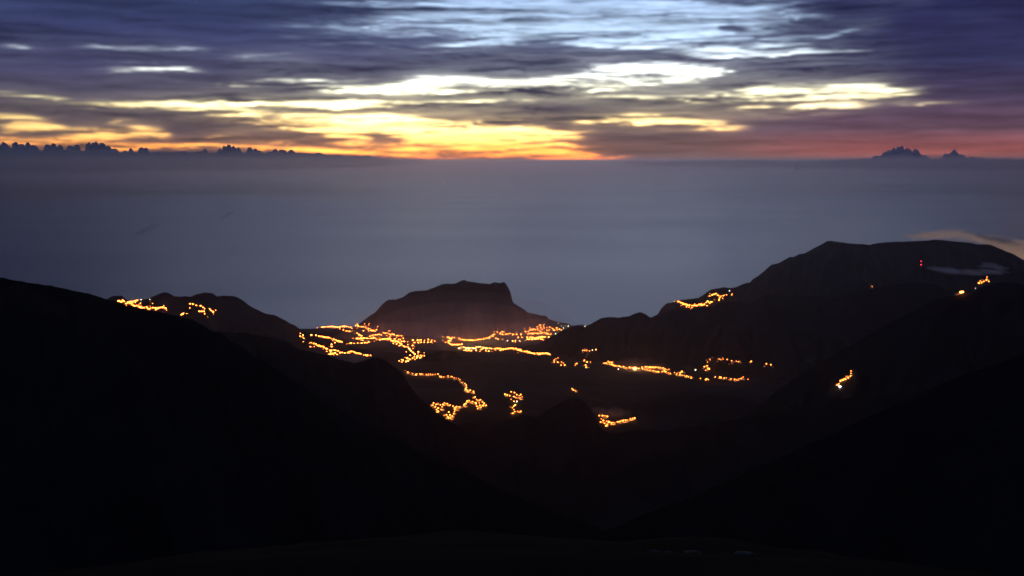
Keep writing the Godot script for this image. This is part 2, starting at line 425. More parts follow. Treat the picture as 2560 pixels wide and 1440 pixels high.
func build_land() -> void:
	hill("near_slope", "black mountain slope in the left foreground falling towards the valley", "", [Vector3(-1286, 1629.3, -1907), Vector3(-1173, 1615.6, -1899), Vector3(-1021, 1602.2, -1882), Vector3(-906, 1592.7, -1864), Vector3(-858, 1590.1, -1856), Vector3(-845, 1587.6, -1853), Vector3(-806, 1584.2, -1845), Vector3(-776, 1578.0, -1839), Vector3(-730, 1569.5, -1828), Vector3(-707, 1563.2, -1822), Vector3(-684, 1557.0, -1816), Vector3(-654, 1551.1, -1808), Vector3(-616, 1546.4, -1797), Vector3(-579, 1540.4, -1786), Vector3(-541, 1531.9, -1774), Vector3(-512, 1521.9, -1764), Vector3(-482, 1507.3, -1753), Vector3(-424, 1477.5, -1731), Vector3(-353, 1441.4, -1700), Vector3(-269, 1401.0, -1660), Vector3(-174, 1365.6, -1609), Vector3(-72, 1337.1, -1544), Vector3(29, 1312.8, -1468), Vector3(129, 1304.5, -1376), Vector3(211, 1306.8, -1283)], 0.5, 0.6, 60, 1500, 900, 7, 1.3)
	hill("dark_spur", "dark spur behind the left foreground slope running down to the winding road", "", [Vector3(-1641, 1102.5, -4297), Vector3(-1422, 1119.8, -4231), Vector3(-1277, 1127.8, -4181), Vector3(-1171, 1129.4, -4141), Vector3(-1109, 1128.6, -4117), Vector3(-1065, 1134.6, -4099), Vector3(-995, 1128.4, -4070), Vector3(-909, 1120.7, -4031), Vector3(-858, 1112.3, -4007), Vector3(-818, 1089.4, -3988), Vector3(-776, 1083.8, -3967), Vector3(-741, 1080.9, -3950), Vector3(-704, 1076.7, -3931), Vector3(-675, 1067.4, -3915), Vector3(-619, 1059.4, -3885), Vector3(-576, 1056.5, -3861), Vector3(-535, 1072.9, -3838), Vector3(-506, 1083.5, -3821), Vector3(-464, 1083.9, -3795), Vector3(-444, 1070.1, -3783), Vector3(-421, 1056.7, -3768), Vector3(-393, 1042.6, -3750), Vector3(-376, 1014.2, -3740), Vector3(-351, 976.9, -3723), Vector3(-328, 958.5, -3707), Vector3(-297, 937.2, -3686), Vector3(-273, 918.0, -3670), Vector3(-233, 898.9, -3641), Vector3(-197, 886.9, -3615), Vector3(-138, 864.2, -3571), Vector3(-82, 833.7, -3527), Vector3(-27, 783.7, -3482), Vector3(27, 728.3, -3437), Vector3(92, 651.5, -3379), Vector3(181, 573.3, -3295)], 0.55, 0.6, 90, 1500, 1100, 8, 4.1)
	hill("dark_peak_hill", "dark low hill with a small pointed peak in the middle of the valley", "", [Vector3(-469, 606.6, -4325), Vector3(-315, 675.5, -4291), Vector3(-232, 719.7, -4270), Vector3(-189, 734.4, -4259), Vector3(-148, 734.0, -4247), Vector3(-106, 752.0, -4235), Vector3(-65, 748.4, -4223), Vector3(-29, 759.5, -4211), Vector3(8, 767.5, -4199), Vector3(47, 790.5, -4186), Vector3(81, 780.1, -4175), Vector3(106, 779.0, -4166), Vector3(136, 804.6, -4155), Vector3(160, 823.0, -4146), Vector3(183, 838.2, -4137), Vector3(207, 853.2, -4128), Vector3(225, 864.6, -4121), Vector3(244, 871.1, -4113), Vector3(265, 866.7, -4105), Vector3(287, 855.8, -4096), Vector3(302, 838.0, -4089), Vector3(319, 814.0, -4082), Vector3(330, 787.8, -4078), Vector3(341, 763.2, -4073), Vector3(361, 747.7, -4064), Vector3(399, 744.0, -4048), Vector3(436, 751.7, -4031), Vector3(495, 768.5, -4002), Vector3(581, 776.6, -3959), Vector3(692, 807.8, -3898), Vector3(812, 850.2, -3826), Vector3(938, 900.4, -3743), Vector3(1056, 950.0, -3656), Vector3(1167, 991.8, -3567), Vector3(1270, 1026.2, -3475)], 0.5, 0.45, 60, 1300, 700, 9, 8.7)
	hill("dome_hill", "small rounded dark dome hill below the flat-topped rock", "", [Vector3(-737, 265.6, -8016), Vector3(-688, 289.7, -8021), Vector3(-651, 317.2, -8024), Vector3(-593, 341.3, -8028), Vector3(-553, 350.2, -8031), Vector3(-510, 352.8, -8034), Vector3(-468, 349.2, -8036), Vector3(-434, 339.5, -8038), Vector3(-397, 311.0, -8040), Vector3(-354, 282.5, -8042), Vector3(-293, 250.7, -8045)], 0.3, 0.4, 15, 420, 400, 8, 12.2)
	hill("far_headland", "farthest hazy headland at the left behind the twin hills", "", [Vector3(-4002, 415.0, -9816), Vector3(-3886, 472.9, -9862), Vector3(-3829, 500.2, -9884), Vector3(-3799, 517.7, -9896), Vector3(-3769, 531.4, -9907), Vector3(-3742, 537.7, -9917), Vector3(-3686, 535.0, -9938), Vector3(-3664, 507.3, -9947), Vector3(-3606, 450.9, -9968), Vector3(-3540, 390.2, -9991)], 0.5, 0.7, 40, 900, 700, 12, 15.4)
	hill("twin_hills", "dark blue hills with two rounded tops behind the left slope", "", [Vector3(-3426, 580.0, -8646), Vector3(-3292, 611.3, -8733), Vector3(-3211, 624.5, -8785), Vector3(-3136, 638.7, -8831), Vector3(-3077, 644.3, -8867), Vector3(-3029, 661.0, -8895), Vector3(-2988, 681.9, -8919), Vector3(-2965, 690.5, -8932), Vector3(-2948, 692.7, -8942), Vector3(-2914, 676.6, -8961), Vector3(-2880, 650.0, -8981), Vector3(-2819, 645.7, -9015), Vector3(-2757, 641.4, -9049), Vector3(-2715, 659.4, -9071), Vector3(-2679, 667.4, -9090), Vector3(-2652, 669.1, -9104), Vector3(-2601, 658.8, -9131), Vector3(-2565, 628.5, -9149), Vector3(-2507, 631.8, -9178), Vector3(-2430, 623.4, -9216), Vector3(-2368, 580.6, -9246), Vector3(-2313, 527.2, -9273), Vector3(-2260, 491.7, -9297), Vector3(-2194, 451.5, -9328), Vector3(-2126, 436.4, -9358), Vector3(-2049, 391.7, -9391), Vector3(-1994, 351.9, -9415), Vector3(-1935, 315.3, -9439), Vector3(-1902, 280.3, -9452), Vector3(-1843, 254.5, -9477), Vector3(-1779, 213.6, -9501), Vector3(-1696, 141.8, -9534), Vector3(-1612, 43.5, -9565)], 0.42, 0.6, 90, 1900, 1000, 12, 19.9)
	hill("flat_topped_rock", "massive flat-topped rock with a steep right cliff standing at the coast", "", [Vector3(-1824, -27.9, -10848), Vector3(-1710, 36.2, -10866), Vector3(-1616, 101.1, -10881), Vector3(-1554, 141.7, -10890), Vector3(-1488, 195.0, -10899), Vector3(-1413, 243.9, -10909), Vector3(-1351, 314.1, -10917), Vector3(-1314, 347.1, -10921), Vector3(-1285, 367.6, -10925), Vector3(-1198, 370.5, -10935), Vector3(-1124, 398.9, -10942), Vector3(-1091, 423.6, -10946), Vector3(-1057, 444.2, -10949), Vector3(-983, 455.9, -10956), Vector3(-896, 459.2, -10963), Vector3(-805, 491.9, -10971), Vector3(-717, 529.0, -10977), Vector3(-588, 528.1, -10984), Vector3(-551, 553.1, -10986), Vector3(-501, 565.4, -10989), Vector3(-438, 548.3, -10991), Vector3(-347, 535.3, -10995), Vector3(-234, 522.4, -10998), Vector3(-184, 543.3, -10998), Vector3(-130, 530.6, -10999), Vector3(-88, 543.2, -11000), Vector3(-67, 526.3, -11000), Vector3(-46, 496.9, -11000), Vector3(-17, 437.9, -11000), Vector3(-4, 387.3, -11000), Vector3(8, 328.2, -11000), Vector3(46, 302.8, -11000), Vector3(126, 256.4, -10999), Vector3(163, 222.6, -10999), Vector3(293, 193.4, -10996), Vector3(356, 185.2, -10994), Vector3(382, 155.6, -10993), Vector3(470, 126.5, -10990), Vector3(545, 114.3, -10986), Vector3(599, 102.0, -10984), Vector3(633, 72.6, -10982), Vector3(692, 18.0, -10978), Vector3(797, -65.7, -10971)], 0.62, 0.8, 95, 1100, 900, 9, 23.3)
	hill("middle_ridge", "long dark ridge rising to the right behind the valley lights", "", [Vector3(272, 287.2, -8896), Vector3(404, 368.0, -8822), Vector3(495, 420.6, -8769), Vector3(547, 438.9, -8739), Vector3(605, 430.9, -8704), Vector3(662, 466.6, -8669), Vector3(712, 501.4, -8637), Vector3(749, 521.6, -8613), Vector3(805, 533.5, -8577), Vector3(860, 532.3, -8541), Vector3(936, 549.7, -8490), Vector3(980, 573.8, -8459), Vector3(1030, 595.2, -8424), Vector3(1072, 583.2, -8394), Vector3(1099, 560.2, -8375), Vector3(1133, 563.9, -8350), Vector3(1185, 592.0, -8311), Vector3(1264, 632.5, -8251), Vector3(1331, 646.2, -8199), Vector3(1432, 667.1, -8117), Vector3(1538, 701.2, -8028), Vector3(1600, 733.1, -7974), Vector3(1663, 749.8, -7917), Vector3(1724, 745.0, -7862), Vector3(1776, 745.6, -7813), Vector3(1807, 770.5, -7783), Vector3(1856, 824.4, -7735), Vector3(1913, 825.7, -7678), Vector3(2043, 839.9, -7543), Vector3(2139, 850.4, -7438), Vector3(2215, 858.7, -7351), Vector3(2267, 852.5, -7291), Vector3(2286, 861.2, -7267), Vector3(2323, 897.6, -7221), Vector3(2371, 918.9, -7160), Vector3(2460, 957.6, -7043), Vector3(2544, 1000.8, -6925), Vector3(2629, 1023.1, -6799), Vector3(2701, 1017.9, -6688), Vector3(2776, 966.6, -6568), Vector3(2874, 934.4, -6396), Vector3(3000, 897.1, -6147), Vector3(3146, 880.6, -5802)], 0.36, 0.5, 110, 2400, 1200, 14, 27.8)
	hill("right_hilltop", "black rounded hilltop at the right edge of the picture", "", [Vector3(975, 850.3, -4085), Vector3(1101, 943.9, -4097), Vector3(1227, 1022.3, -4105), Vector3(1352, 1093.1, -4110), Vector3(1475, 1164.3, -4112), Vector3(1582, 1227.8, -4111), Vector3(1673, 1265.9, -4109), Vector3(1736, 1278.9, -4107), Vector3(1775, 1287.0, -4105), Vector3(1808, 1299.8, -4103), Vector3(1836, 1309.4, -4101), Vector3(1870, 1326.9, -4099), Vector3(1903, 1331.9, -4097), Vector3(1964, 1330.9, -4092), Vector3(1989, 1323.3, -4089), Vector3(2078, 1316.6, -4080), Vector3(2194, 1330.6, -4067), Vector3(2406, 1361.8, -4038)], 0.5, 0.6, 70, 1500, 1000, 9, 31.5)
	hill("big_mountain", "broad dark blue mountain with a level summit at the right", "", [Vector3(1213, -127.6, -11335), Vector3(1382, 28.8, -11316), Vector3(1521, 136.2, -11298), Vector3(1571, 163.3, -11291), Vector3(1608, 229.2, -11286), Vector3(1662, 282.3, -11278), Vector3(1737, 296.8, -11267), Vector3(1799, 319.7, -11257), Vector3(1916, 335.2, -11238), Vector3(1990, 345.5, -11225), Vector3(2051, 389.9, -11214), Vector3(2116, 438.6, -11202), Vector3(2190, 453.2, -11188), Vector3(2251, 467.5, -11176), Vector3(2312, 460.4, -11163), Vector3(2381, 475.0, -11149), Vector3(2469, 515.6, -11129), Vector3(2513, 525.2, -11120), Vector3(2544, 564.2, -11112), Vector3(2595, 595.2, -11101), Vector3(2658, 656.0, -11086), Vector3(2719, 716.6, -11071), Vector3(2794, 735.3, -11052), Vector3(2844, 770.1, -11040), Vector3(2906, 805.2, -11023), Vector3(2937, 801.7, -11015), Vector3(2990, 836.5, -11001), Vector3(3041, 841.8, -10987), Vector3(3150, 911.1, -10956), Vector3(3210, 945.7, -10939), Vector3(3255, 979.8, -10926), Vector3(3304, 980.9, -10911), Vector3(3402, 966.7, -10880), Vector3(3474, 956.1, -10858), Vector3(3592, 955.0, -10819), Vector3(3655, 944.4, -10798), Vector3(3684, 961.5, -10788), Vector3(3814, 981.3, -10743), Vector3(4028, 995.4, -10665), Vector3(4185, 1008.0, -10604), Vector3(4250, 1017.9, -10578), Vector3(4306, 1011.6, -10556), Vector3(4425, 1003.3, -10506), Vector3(4533, 994.9, -10460), Vector3(4577, 980.6, -10441), Vector3(4692, 984.6, -10390), Vector3(4745, 962.9, -10366), Vector3(4808, 930.0, -10337), Vector3(4883, 901.6, -10301), Vector3(4945, 861.3, -10272), Vector3(5039, 799.3, -10226), Vector3(5227, 739.1, -10131), Vector3(5469, 676.2, -10002), Vector3(5842, 625.2, -9790)], 0.42, 0.6, 140, 2600, 1500, 14, 36.1)
	hill("right_foreslope", "black slope in the right foreground falling towards the valley", "", [Vector3(12, 1204.9, -1500), Vector3(105, 1221.3, -1572), Vector3(204, 1236.8, -1637), Vector3(289, 1250.8, -1685), Vector3(384, 1273.5, -1733), Vector3(481, 1302.9, -1776), Vector3(589, 1338.2, -1817), Vector3(699, 1376.6, -1853), Vector3(810, 1413.8, -1883), Vector3(921, 1445.7, -1909), Vector3(1049, 1478.7, -1934), Vector3(1209, 1512.6, -1957)], 0.5, 0.55, 60, 1100, 900, 14, 40.6)
	hill("summit_peak", "rocky summit rising behind the viewpoint", "", [Vector3(700, EYE - 60, 950), Vector3(260, EYE + 90, 800), Vector3(0, EYE + 140, 760), Vector3(-300, EYE + 70, 800), Vector3(-700, EYE - 40, 900)], 0.42, 0.5, 30, 900, 900, 16, 52.0)
	var verts := PackedVector3Array()
	var step := 42.0
	var cols := 300
	var rows := 285
	for r in rows:
		for c in cols:
			var x := -6200.0 + c * step
			var z := -400.0 - r * step
			verts.append(Vector3(x, valley(x, z), z))
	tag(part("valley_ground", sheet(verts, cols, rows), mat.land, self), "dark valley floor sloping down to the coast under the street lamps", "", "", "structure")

func build_sea() -> void:
	var pm := PlaneMesh.new()
	pm.size = Vector2(1600000, 1000000)
	pm.subdivide_width = 39
	pm.subdivide_depth = 24
	tag(part("sea", pm, mat.sea, self, Vector3(0, 0, -460000)), "calm grey blue sea fading into haze towards the horizon", "", "", "structure")

# ---------------------------------------------------------------- street lamps and their roads

var ROADS := [
	["on the shore road left of the rock", [5, 5, 3, 3, 4, 2, 3, 3, 4], "s", true, [Vector2(-2061, -11340), Vector2(-1980, -11450), Vector2(-1877, -11352), Vector2(-1834, -11468), Vector2(-1755, -11350), Vector2(-1622, -10870), Vector2(-1571, -10830), Vector2(-1505, -10772), Vector2(-1456, -10712), Vector2(-1369, -10575)]],
	["on the spur below the shore road", [], "s", true, [Vector2(-1797, -10920), Vector2(-1736, -10772), Vector2(-1677, -10605), Vector2(-1643, -10569), Vector2(-1507, -10604), Vector2(-1454, -10602), Vector2(-1607, -10877), Vector2(-1749, -11965), Vector2(-1420, -10622)]],
	["at the far left end of the town", [], "s", true, [Vector2(-1890, -9331), Vector2(-1877, -9391), Vector2(-1861, -9342), Vector2(-1814, -9454)]],
	["on the upper lane at the town's left end", [2, 2, 3, 2, 2, 3], "s", true, [Vector2(-1911, -10203), Vector2(-1867, -10196), Vector2(-1825, -10157), Vector2(-1781, -10149), Vector2(-1671, -9802), Vector2(-1635, -9740), Vector2(-1560, -9600)]],
	["on the short link between two left lanes", [], "s", true, [Vector2(-1627, -9602), Vector2(-1621, -9376), Vector2(-1595, -9219)]],
	["on the lower road at the town's left end", [2, 2, 2, 2, 1, 2, 2, 2, 2, 2, 2, 2, 2, 3], "s", true, [Vector2(-1793, -9340), Vector2(-1755, -9343), Vector2(-1700, -9274), Vector2(-1651, -9161), Vector2(-1590, -8974), Vector2(-1545, -8848), Vector2(-1525, -8934), Vector2(-1489, -8920), Vector2(-1405, -8635), Vector2(-1395, -8842), Vector2(-1371, -8911), Vector2(-1336, -8876), Vector2(-1219, -8290), Vector2(-1172, -8226), Vector2(-1110, -8161)]],
	["at the foot of the town's left end", [], "s", true, [Vector2(-1546, -8705), Vector2(-1516, -8720), Vector2(-1431, -8321), Vector2(-1440, -8265), Vector2(-1425, -8403), Vector2(-1790, -9264), Vector2(-1375, -8199)]],
	["on the middle road under the rock", [3, 4, 3, 3, 2, 3, 3, 3, 2], "s", true, [Vector2(-1555, -10517), Vector2(-1501, -10444), Vector2(-1483, -9948), Vector2(-1423, -9872), Vector2(-1371, -9876), Vector2(-1337, -9908), Vector2(-1270, -9713), Vector2(-1199, -9532), Vector2(-1159, -9560), Vector2(-1129, -9622)]],
	["on the bow along the rock's foot", [2, 3, 1, 4, 3, 1, 3, 1], "s", true, [Vector2(-1410, -10363), Vector2(-1376, -10404), Vector2(-1325, -10446), Vector2(-1293, -10379), Vector2(-1218, -10350), Vector2(-1170, -10345), Vector2(-1087, -9838), Vector2(-1028, -9707), Vector2(-997, -9591)]],
	["below the middle road", [], "s", true, [Vector2(-1463, -9490), Vector2(-1432, -9475), Vector2(-1400, -9481), Vector2(-1363, -9475), Vector2(-1336, -9469), Vector2(-1312, -9453), Vector2(-1301, -9474), Vector2(-1368, -9564)]],
	["on the road dropping towards the gully", [3, 3, 2, 2, 1, 3, 2, 3, 2], "s", true, [Vector2(-1142, -9732), Vector2(-1079, -9407), Vector2(-1037, -9382), Vector2(-1005, -9316), Vector2(-982, -9266), Vector2(-960, -9227), Vector2(-895, -8965), Vector2(-856, -8772), Vector2(-791, -8328), Vector2(-768, -8285)]],
	["beside the dropping road", [], "s", true, [Vector2(-1025, -9275), Vector2(-964, -9334), Vector2(-1080, -9605), Vector2(-1040, -9574), Vector2(-986, -9337), Vector2(-923, -9248), Vector2(-993, -9237), Vector2(-1055, -9290)]],
	["in the knot below the dropping road", [], "s", true, [Vector2(-769, -8545), Vector2(-765, -8152), Vector2(-741, -8160), Vector2(-740, -8084), Vector2(-717, -8099), Vector2(-805, -8239), Vector2(-814, -8081), Vector2(-790, -8053), Vector2(-832, -7955), Vector2(-851, -7848), Vector2(-804, -7888), Vector2(-689, -8178), Vector2(-772, -8090), Vector2(-710, -8160), Vector2(-796, -7984)]],
	["in the upper row behind the dome hill", [], "s", true, [Vector2(-896, -9445), Vector2(-855, -9440), Vector2(-825, -9468), Vector2(-792, -9458), Vector2(-773, -9630), Vector2(-739, -9615), Vector2(-707, -9536)]],
	["in the lower row behind the dome hill", [], "s", true, [Vector2(-872, -9303), Vector2(-838, -9318), Vector2(-817, -9372), Vector2(-791, -9402), Vector2(-758, -9387), Vector2(-730, -9404), Vector2(-878, -9214)]],
	["on the hooked lane beside the bright road", [2, 2, 3, 3, 2, 2, 3, 2], "s", true, [Vector2(-551, -10013), Vector2(-584, -9986), Vector2(-618, -9977), Vector2(-574, -9883), Vector2(-593, -9630), Vector2(-553, -9333), Vector2(-526, -9291), Vector2(-480, -9285), Vector2(-453, -9320)]],
	["on the left half of the bright road", [2, 2, 2, 2, 1, 2, 1, 2, 3], "b", false, [Vector2(-465, -9130), Vector2(-432, -9181), Vector2(-394, -9116), Vector2(-364, -9155), Vector2(-337, -9165), Vector2(-310, -9197), Vector2(-282, -9205), Vector2(-256, -9156), Vector2(-230, -9096), Vector2(-179, -8985)]],
	["on the thinning right half of the bright road", [3, 2, 2, 2, 3, 3, 3, 3, 3, 2, 2, 2, 2], "s", true, [Vector2(-147, -8946), Vector2(-106, -8938), Vector2(-78, -8899), Vector2(-44, -8917), Vector2(-10, -8898), Vector2(27, -8866), Vector2(63, -8705), Vector2(116, -8661), Vector2(144, -8191), Vector2(178, -8148), Vector2(207, -8073), Vector2(239, -8113), Vector2(273, -8197), Vector2(292, -8118)]],
	["in the yard under the bright road", [], "b", true, [Vector2(-400, -8999), Vector2(-358, -8570), Vector2(-335, -8577), Vector2(-306, -8883), Vector2(-258, -8869), Vector2(-197, -8728), Vector2(-222, -8771), Vector2(-102, -8879)]],
	["on the road rising right under the rock", [4, 1, 2, 3, 3, 2, 2, 2, 2, 2, 2, 1], "s", true, [Vector2(-506, -9955), Vector2(-439, -9816), Vector2(-412, -9804), Vector2(-381, -9768), Vector2(-329, -9764), Vector2(-284, -9779), Vector2(-245, -9855), Vector2(-216, -9892), Vector2(-194, -9978), Vector2(-167, -10159), Vector2(-121, -10179), Vector2(-97, -10183), Vector2(-92, -10035)]],
	["on the spur of the rising road", [], "s", true, [Vector2(-182, -9935), Vector2(-154, -9825), Vector2(-134, -9769)]],
	["just below the rising road", [], "w", false, [Vector2(-213, -9786)]],
	["in the short row right of the rising road", [], "s", true, [Vector2(-61, -10022), Vector2(-42, -10032), Vector2(-23, -10046), Vector2(8, -9927), Vector2(42, -9935), Vector2(84, -9959)]],
	["in the thin row under the hillside cluster", [], "s", true, [Vector2(4, -9480), Vector2(56, -9805), Vector2(90, -9769), Vector2(29, -9487)]],
	["in the thin row under the hillside cluster", [], "w", false, [Vector2(-44, -9553), Vector2(65, -9501), Vector2(121, -9564)]],
	["on the top street of the hillside cluster", [3, 3, 2, 2, 2], "s", true, [Vector2(127, -10358), Vector2(176, -10740), Vector2(218, -10776), Vector2(260, -10792), Vector2(288, -10764), Vector2(289, -10234)]],
	["on the second street of the hillside cluster", [2, 2, 3, 3, 3], "s", true, [Vector2(149, -9970), Vector2(188, -10067), Vector2(223, -10249), Vector2(273, -10215), Vector2(318, -10285), Vector2(354, -10167)]],
	["on the third street of the hillside cluster", [2, 3, 3, 3, 2], "s", true, [Vector2(141, -9723), Vector2(174, -9664), Vector2(217, -9602), Vector2(258, -9654), Vector2(301, -9738), Vector2(305, -8867)]],
	["on the lowest street of the hillside cluster", [4, 4], "s", true, [Vector2(144, -9630), Vector2(205, -9578), Vector2(270, -9531)]],
	["on the crown of the hillside cluster", [], "s", true, [Vector2(289, -10828), Vector2(322, -10807), Vector2(293, -10793), Vector2(329, -10767), Vector2(308, -10769), Vector2(131, -10698), Vector2(185, -10773), Vector2(260, -10822)]],
	["on the right flank of the hillside cluster", [], "s", true, [Vector2(390, -10861), Vector2(418, -10844), Vector2(384, -10805), Vector2(357, -10751), Vector2(430, -10826), Vector2(461, -10884), Vector2(463, -10818), Vector2(504, -10723), Vector2(490, -10870)]],
	["at the right end of the hillside cluster", [], "w", false, [Vector2(481, -10950), Vector2(513, -10916), Vector2(551, -10927), Vector2(585, -10944), Vector2(533, -10899), Vector2(365, -8835)]],
	["on the winding valley road", [1, 2, 2, 4, 2, 2, 2, 2, 2, 3, 2, 2, 1, 2, 1, 1, 1, 2, 2], "n", false, [Vector2(-678, -6595), Vector2(-654, -6508), Vector2(-628, -6471), Vector2(-598, -6438), Vector2(-548, -6431), Vector2(-521, -6438), Vector2(-492, -6444), Vector2(-459, -6457), Vector2(-426, -6274), Vector2(-391, -6254), Vector2(-361, -6230), Vector2(-330, -6132), Vector2(-302, -6051), Vector2(-283, -5989), Vector2(-267, -5937), Vector2(-243, -5450), Vector2(-233, -5138), Vector2(-224, -5100), Vector2(-204, -5112), Vector2(-186, -5088)]],
	["in the left half of the winding road's hamlet", [], "n", false, [Vector2(-362, -4767), Vector2(-365, -4742), Vector2(-350, -4710), Vector2(-335, -4680), Vector2(-333, -4643), Vector2(-329, -4739), Vector2(-319, -4708), Vector2(-319, -4656), Vector2(-312, -4767), Vector2(-298, -4751), Vector2(-284, -4732), Vector2(-270, -4711), Vector2(-349, -4746), Vector2(-341, -4662), Vector2(-318, -4745)]],
	["in the middle of the winding road's hamlet", [1, 2, 1, 2, 1, 2, 1, 1], "n", false, [Vector2(-261, -4663), Vector2(-249, -4681), Vector2(-235, -4682), Vector2(-223, -4699), Vector2(-216, -4745), Vector2(-210, -4783), Vector2(-198, -4802), Vector2(-184, -4775), Vector2(-171, -4761)]],
	["in the right knot of the winding road's hamlet", [], "n", false, [Vector2(-175, -4878), Vector2(-167, -4817), Vector2(-149, -4825), Vector2(-138, -4771), Vector2(-120, -4729), Vector2(-133, -4730), Vector2(-149, -4729), Vector2(-162, -4718), Vector2(-157, -4686), Vector2(-167, -4752), Vector2(-152, -4759), Vector2(-143, -4707), Vector2(-130, -4761)]],
	["in the loop under the winding road's hamlet", [], "n", false, [Vector2(-258, -4641), Vector2(-258, -4615), Vector2(-260, -4582), Vector2(-265, -4557), Vector2(-271, -4533), Vector2(-284, -4547), Vector2(-291, -4570), Vector2(-283, -4609), Vector2(-275, -4569), Vector2(-280, -4530)]],
	["on the upper zigzag lane", [], "n", false, [Vector2(-36, -4977), Vector2(-25, -4964), Vector2(-13, -4942), Vector2(8, -4921), Vector2(-6, -5087), Vector2(10, -5051), Vector2(21, -5009), Vector2(40, -5006), Vector2(46, -4935), Vector2(32, -4902), Vector2(32, -4961)]],
	["on the lower zigzag lane", [], "n", false, [Vector2(-6, -4875), Vector2(7, -4858), Vector2(13, -4818), Vector2(6, -4782), Vector2(0, -4735), Vector2(7, -4702), Vector2(2, -4649), Vector2(11, -4672), Vector2(22, -4679), Vector2(38, -4682)]],
	["at the bend of the zigzag lane", [], "w", false, [Vector2(21, -4861)]],
	["on the hooked lane right of the bright road", [], "s", false, [Vector2(334, -7640), Vector2(318, -7619), Vector2(306, -7594), Vector2(284, -7063), Vector2(306, -7060), Vector2(333, -7070), Vector2(322, -6891), Vector2(347, -6910), Vector2(345, -7027), Vector2(436, -7058), Vector2(420, -6972)]],
	["in the small group below the short ledge", [], "s", false, [Vector2(545, -7903), Vector2(514, -7170), Vector2(533, -7124), Vector2(493, -7020), Vector2(488, -6884)]],
	["on the short ledge road", [], "s", false, [Vector2(552, -8189), Vector2(558, -8057), Vector2(567, -7961), Vector2(584, -7898), Vector2(632, -7895)]],
	["on the short ledge road", [], "w", false, [Vector2(605, -7899)]],
	["on the left part of the long slope road", [1, 1, 2, 2, 2, 2, 2, 1, 2], "s", false, [Vector2(621, -7007), Vector2(636, -7026), Vector2(659, -7137), Vector2(665, -7021), Vector2(687, -6973), Vector2(713, -6992), Vector2(738, -6945), Vector2(753, -6890), Vector2(781, -6923), Vector2(804, -6921)]],
	["in the middle of the long slope road", [], "f", false, [Vector2(813, -6900)]],
	["on the upper lane of the long slope road", [2, 3, 3, 3, 1], "s", false, [Vector2(840, -6906), Vector2(883, -6932), Vector2(924, -6926), Vector2(967, -6929), Vector2(1005, -6860), Vector2(1035, -6864)]],
	["on the lower lane of the long slope road", [2, 2, 3, 2, 3, 1, 2, 3, 2], "s", false, [Vector2(862, -6890), Vector2(886, -6836), Vector2(918, -6793), Vector2(942, -6705), Vector2(993, -6808), Vector2(1015, -6676), Vector2(1042, -6721), Vector2(1053, -6564), Vector2(1085, -6468), Vector2(1106, -6442)]],
	["scattered beside the long slope road", [], "s", false, [Vector2(1110, -6822), Vector2(1084, -6726), Vector2(685, -7124), Vector2(676, -7111)]],
	["just below the long slope road", [], "w", false, [Vector2(694, -6824)]],
	["on the fork above the long slope road", [], "s", false, [Vector2(1307, -7097), Vector2(1317, -7080), Vector2(1318, -7028), Vector2(1288, -6951), Vector2(1325, -7020), Vector2(1310, -7010), Vector2(1333, -7125), Vector2(1360, -7185)]],
	["at the left tip of the fork", [], "w", false, [Vector2(1218, -6933)]],
	["in the thin row high on the dark slope", [], "s", false, [Vector2(1383, -6967), Vector2(1402, -6944), Vector2(1435, -6973), Vector2(1444, -6875), Vector2(1496, -6971), Vector2(1507, -6957), Vector2(1588, -6938), Vector2(1640, -6735), Vector2(1639, -6616)]],
	["on the tail road at the right", [2, 2, 2, 2, 1, 2, 1], "n", false, [Vector2(1227, -6302), Vector2(1192, -6006), Vector2(1214, -5985), Vector2(1251, -5976), Vector2(1262, -5939), Vector2(1277, -5915), Vector2(1309, -5960), Vector2(1442, -6506)]],
	["just left of or below the tail road", [], "n", false, [Vector2(1066, -5905), Vector2(1090, -5876), Vector2(1110, -5899), Vector2(1103, -5911), Vector2(1336, -5907)]],
	["on the upper lane of the left headland", [2, 2, 1, 5], "s", true, [Vector2(-3687, -9834), Vector2(-3656, -9819), Vector2(-3643, -9876), Vector2(-3209, -8772), Vector2(-3149, -8801)]],
	["beyond the upper lane of the left headland", [], "w", false, [Vector2(-3116, -8823), Vector2(-3047, -8836)]],
	["on the lower lane of the left headland", [2, 2, 2, 4, 2, 3, 2, 2, 4], "s", true, [Vector2(-3217, -8747), Vector2(-3185, -8749), Vector2(-3153, -8732), Vector2(-3119, -8721), Vector2(-3074, -8724), Vector2(-3038, -8723), Vector2(-2997, -8702), Vector2(-2948, -8666), Vector2(-2900, -8611), Vector2(-2861, -8652)]],
	["in the hamlet under the twin hills", [], "s", true, [Vector2(-2740, -8938), Vector2(-2712, -8925), Vector2(-2675, -8892), Vector2(-2627, -8853), Vector2(-2593, -8804), Vector2(-2570, -8772), Vector2(-2541, -8821), Vector2(-2519, -8779), Vector2(-2511, -8807), Vector2(-2604, -8727), Vector2(-2586, -8744), Vector2(-2564, -8737), Vector2(-2549, -8695)]],
	["just above the black slope on the left", [], "s", true, [Vector2(-2751, -8768), Vector2(-2763, -8762)]],
	["behind the tip of the dark peak", [], "n", false, [Vector2(306, -5344), Vector2(311, -5317), Vector2(318, -5235)]],
	["in the heap of the bowl hamlet", [], "n", false, [Vector2(388, -4641), Vector2(403, -4641), Vector2(412, -4626), Vector2(422, -4616), Vector2(392, -4578), Vector2(399, -4552), Vector2(385, -4535), Vector2(401, -4518), Vector2(411, -4494), Vector2(420, -4533), Vector2(412, -4539), Vector2(404, -4488)]],
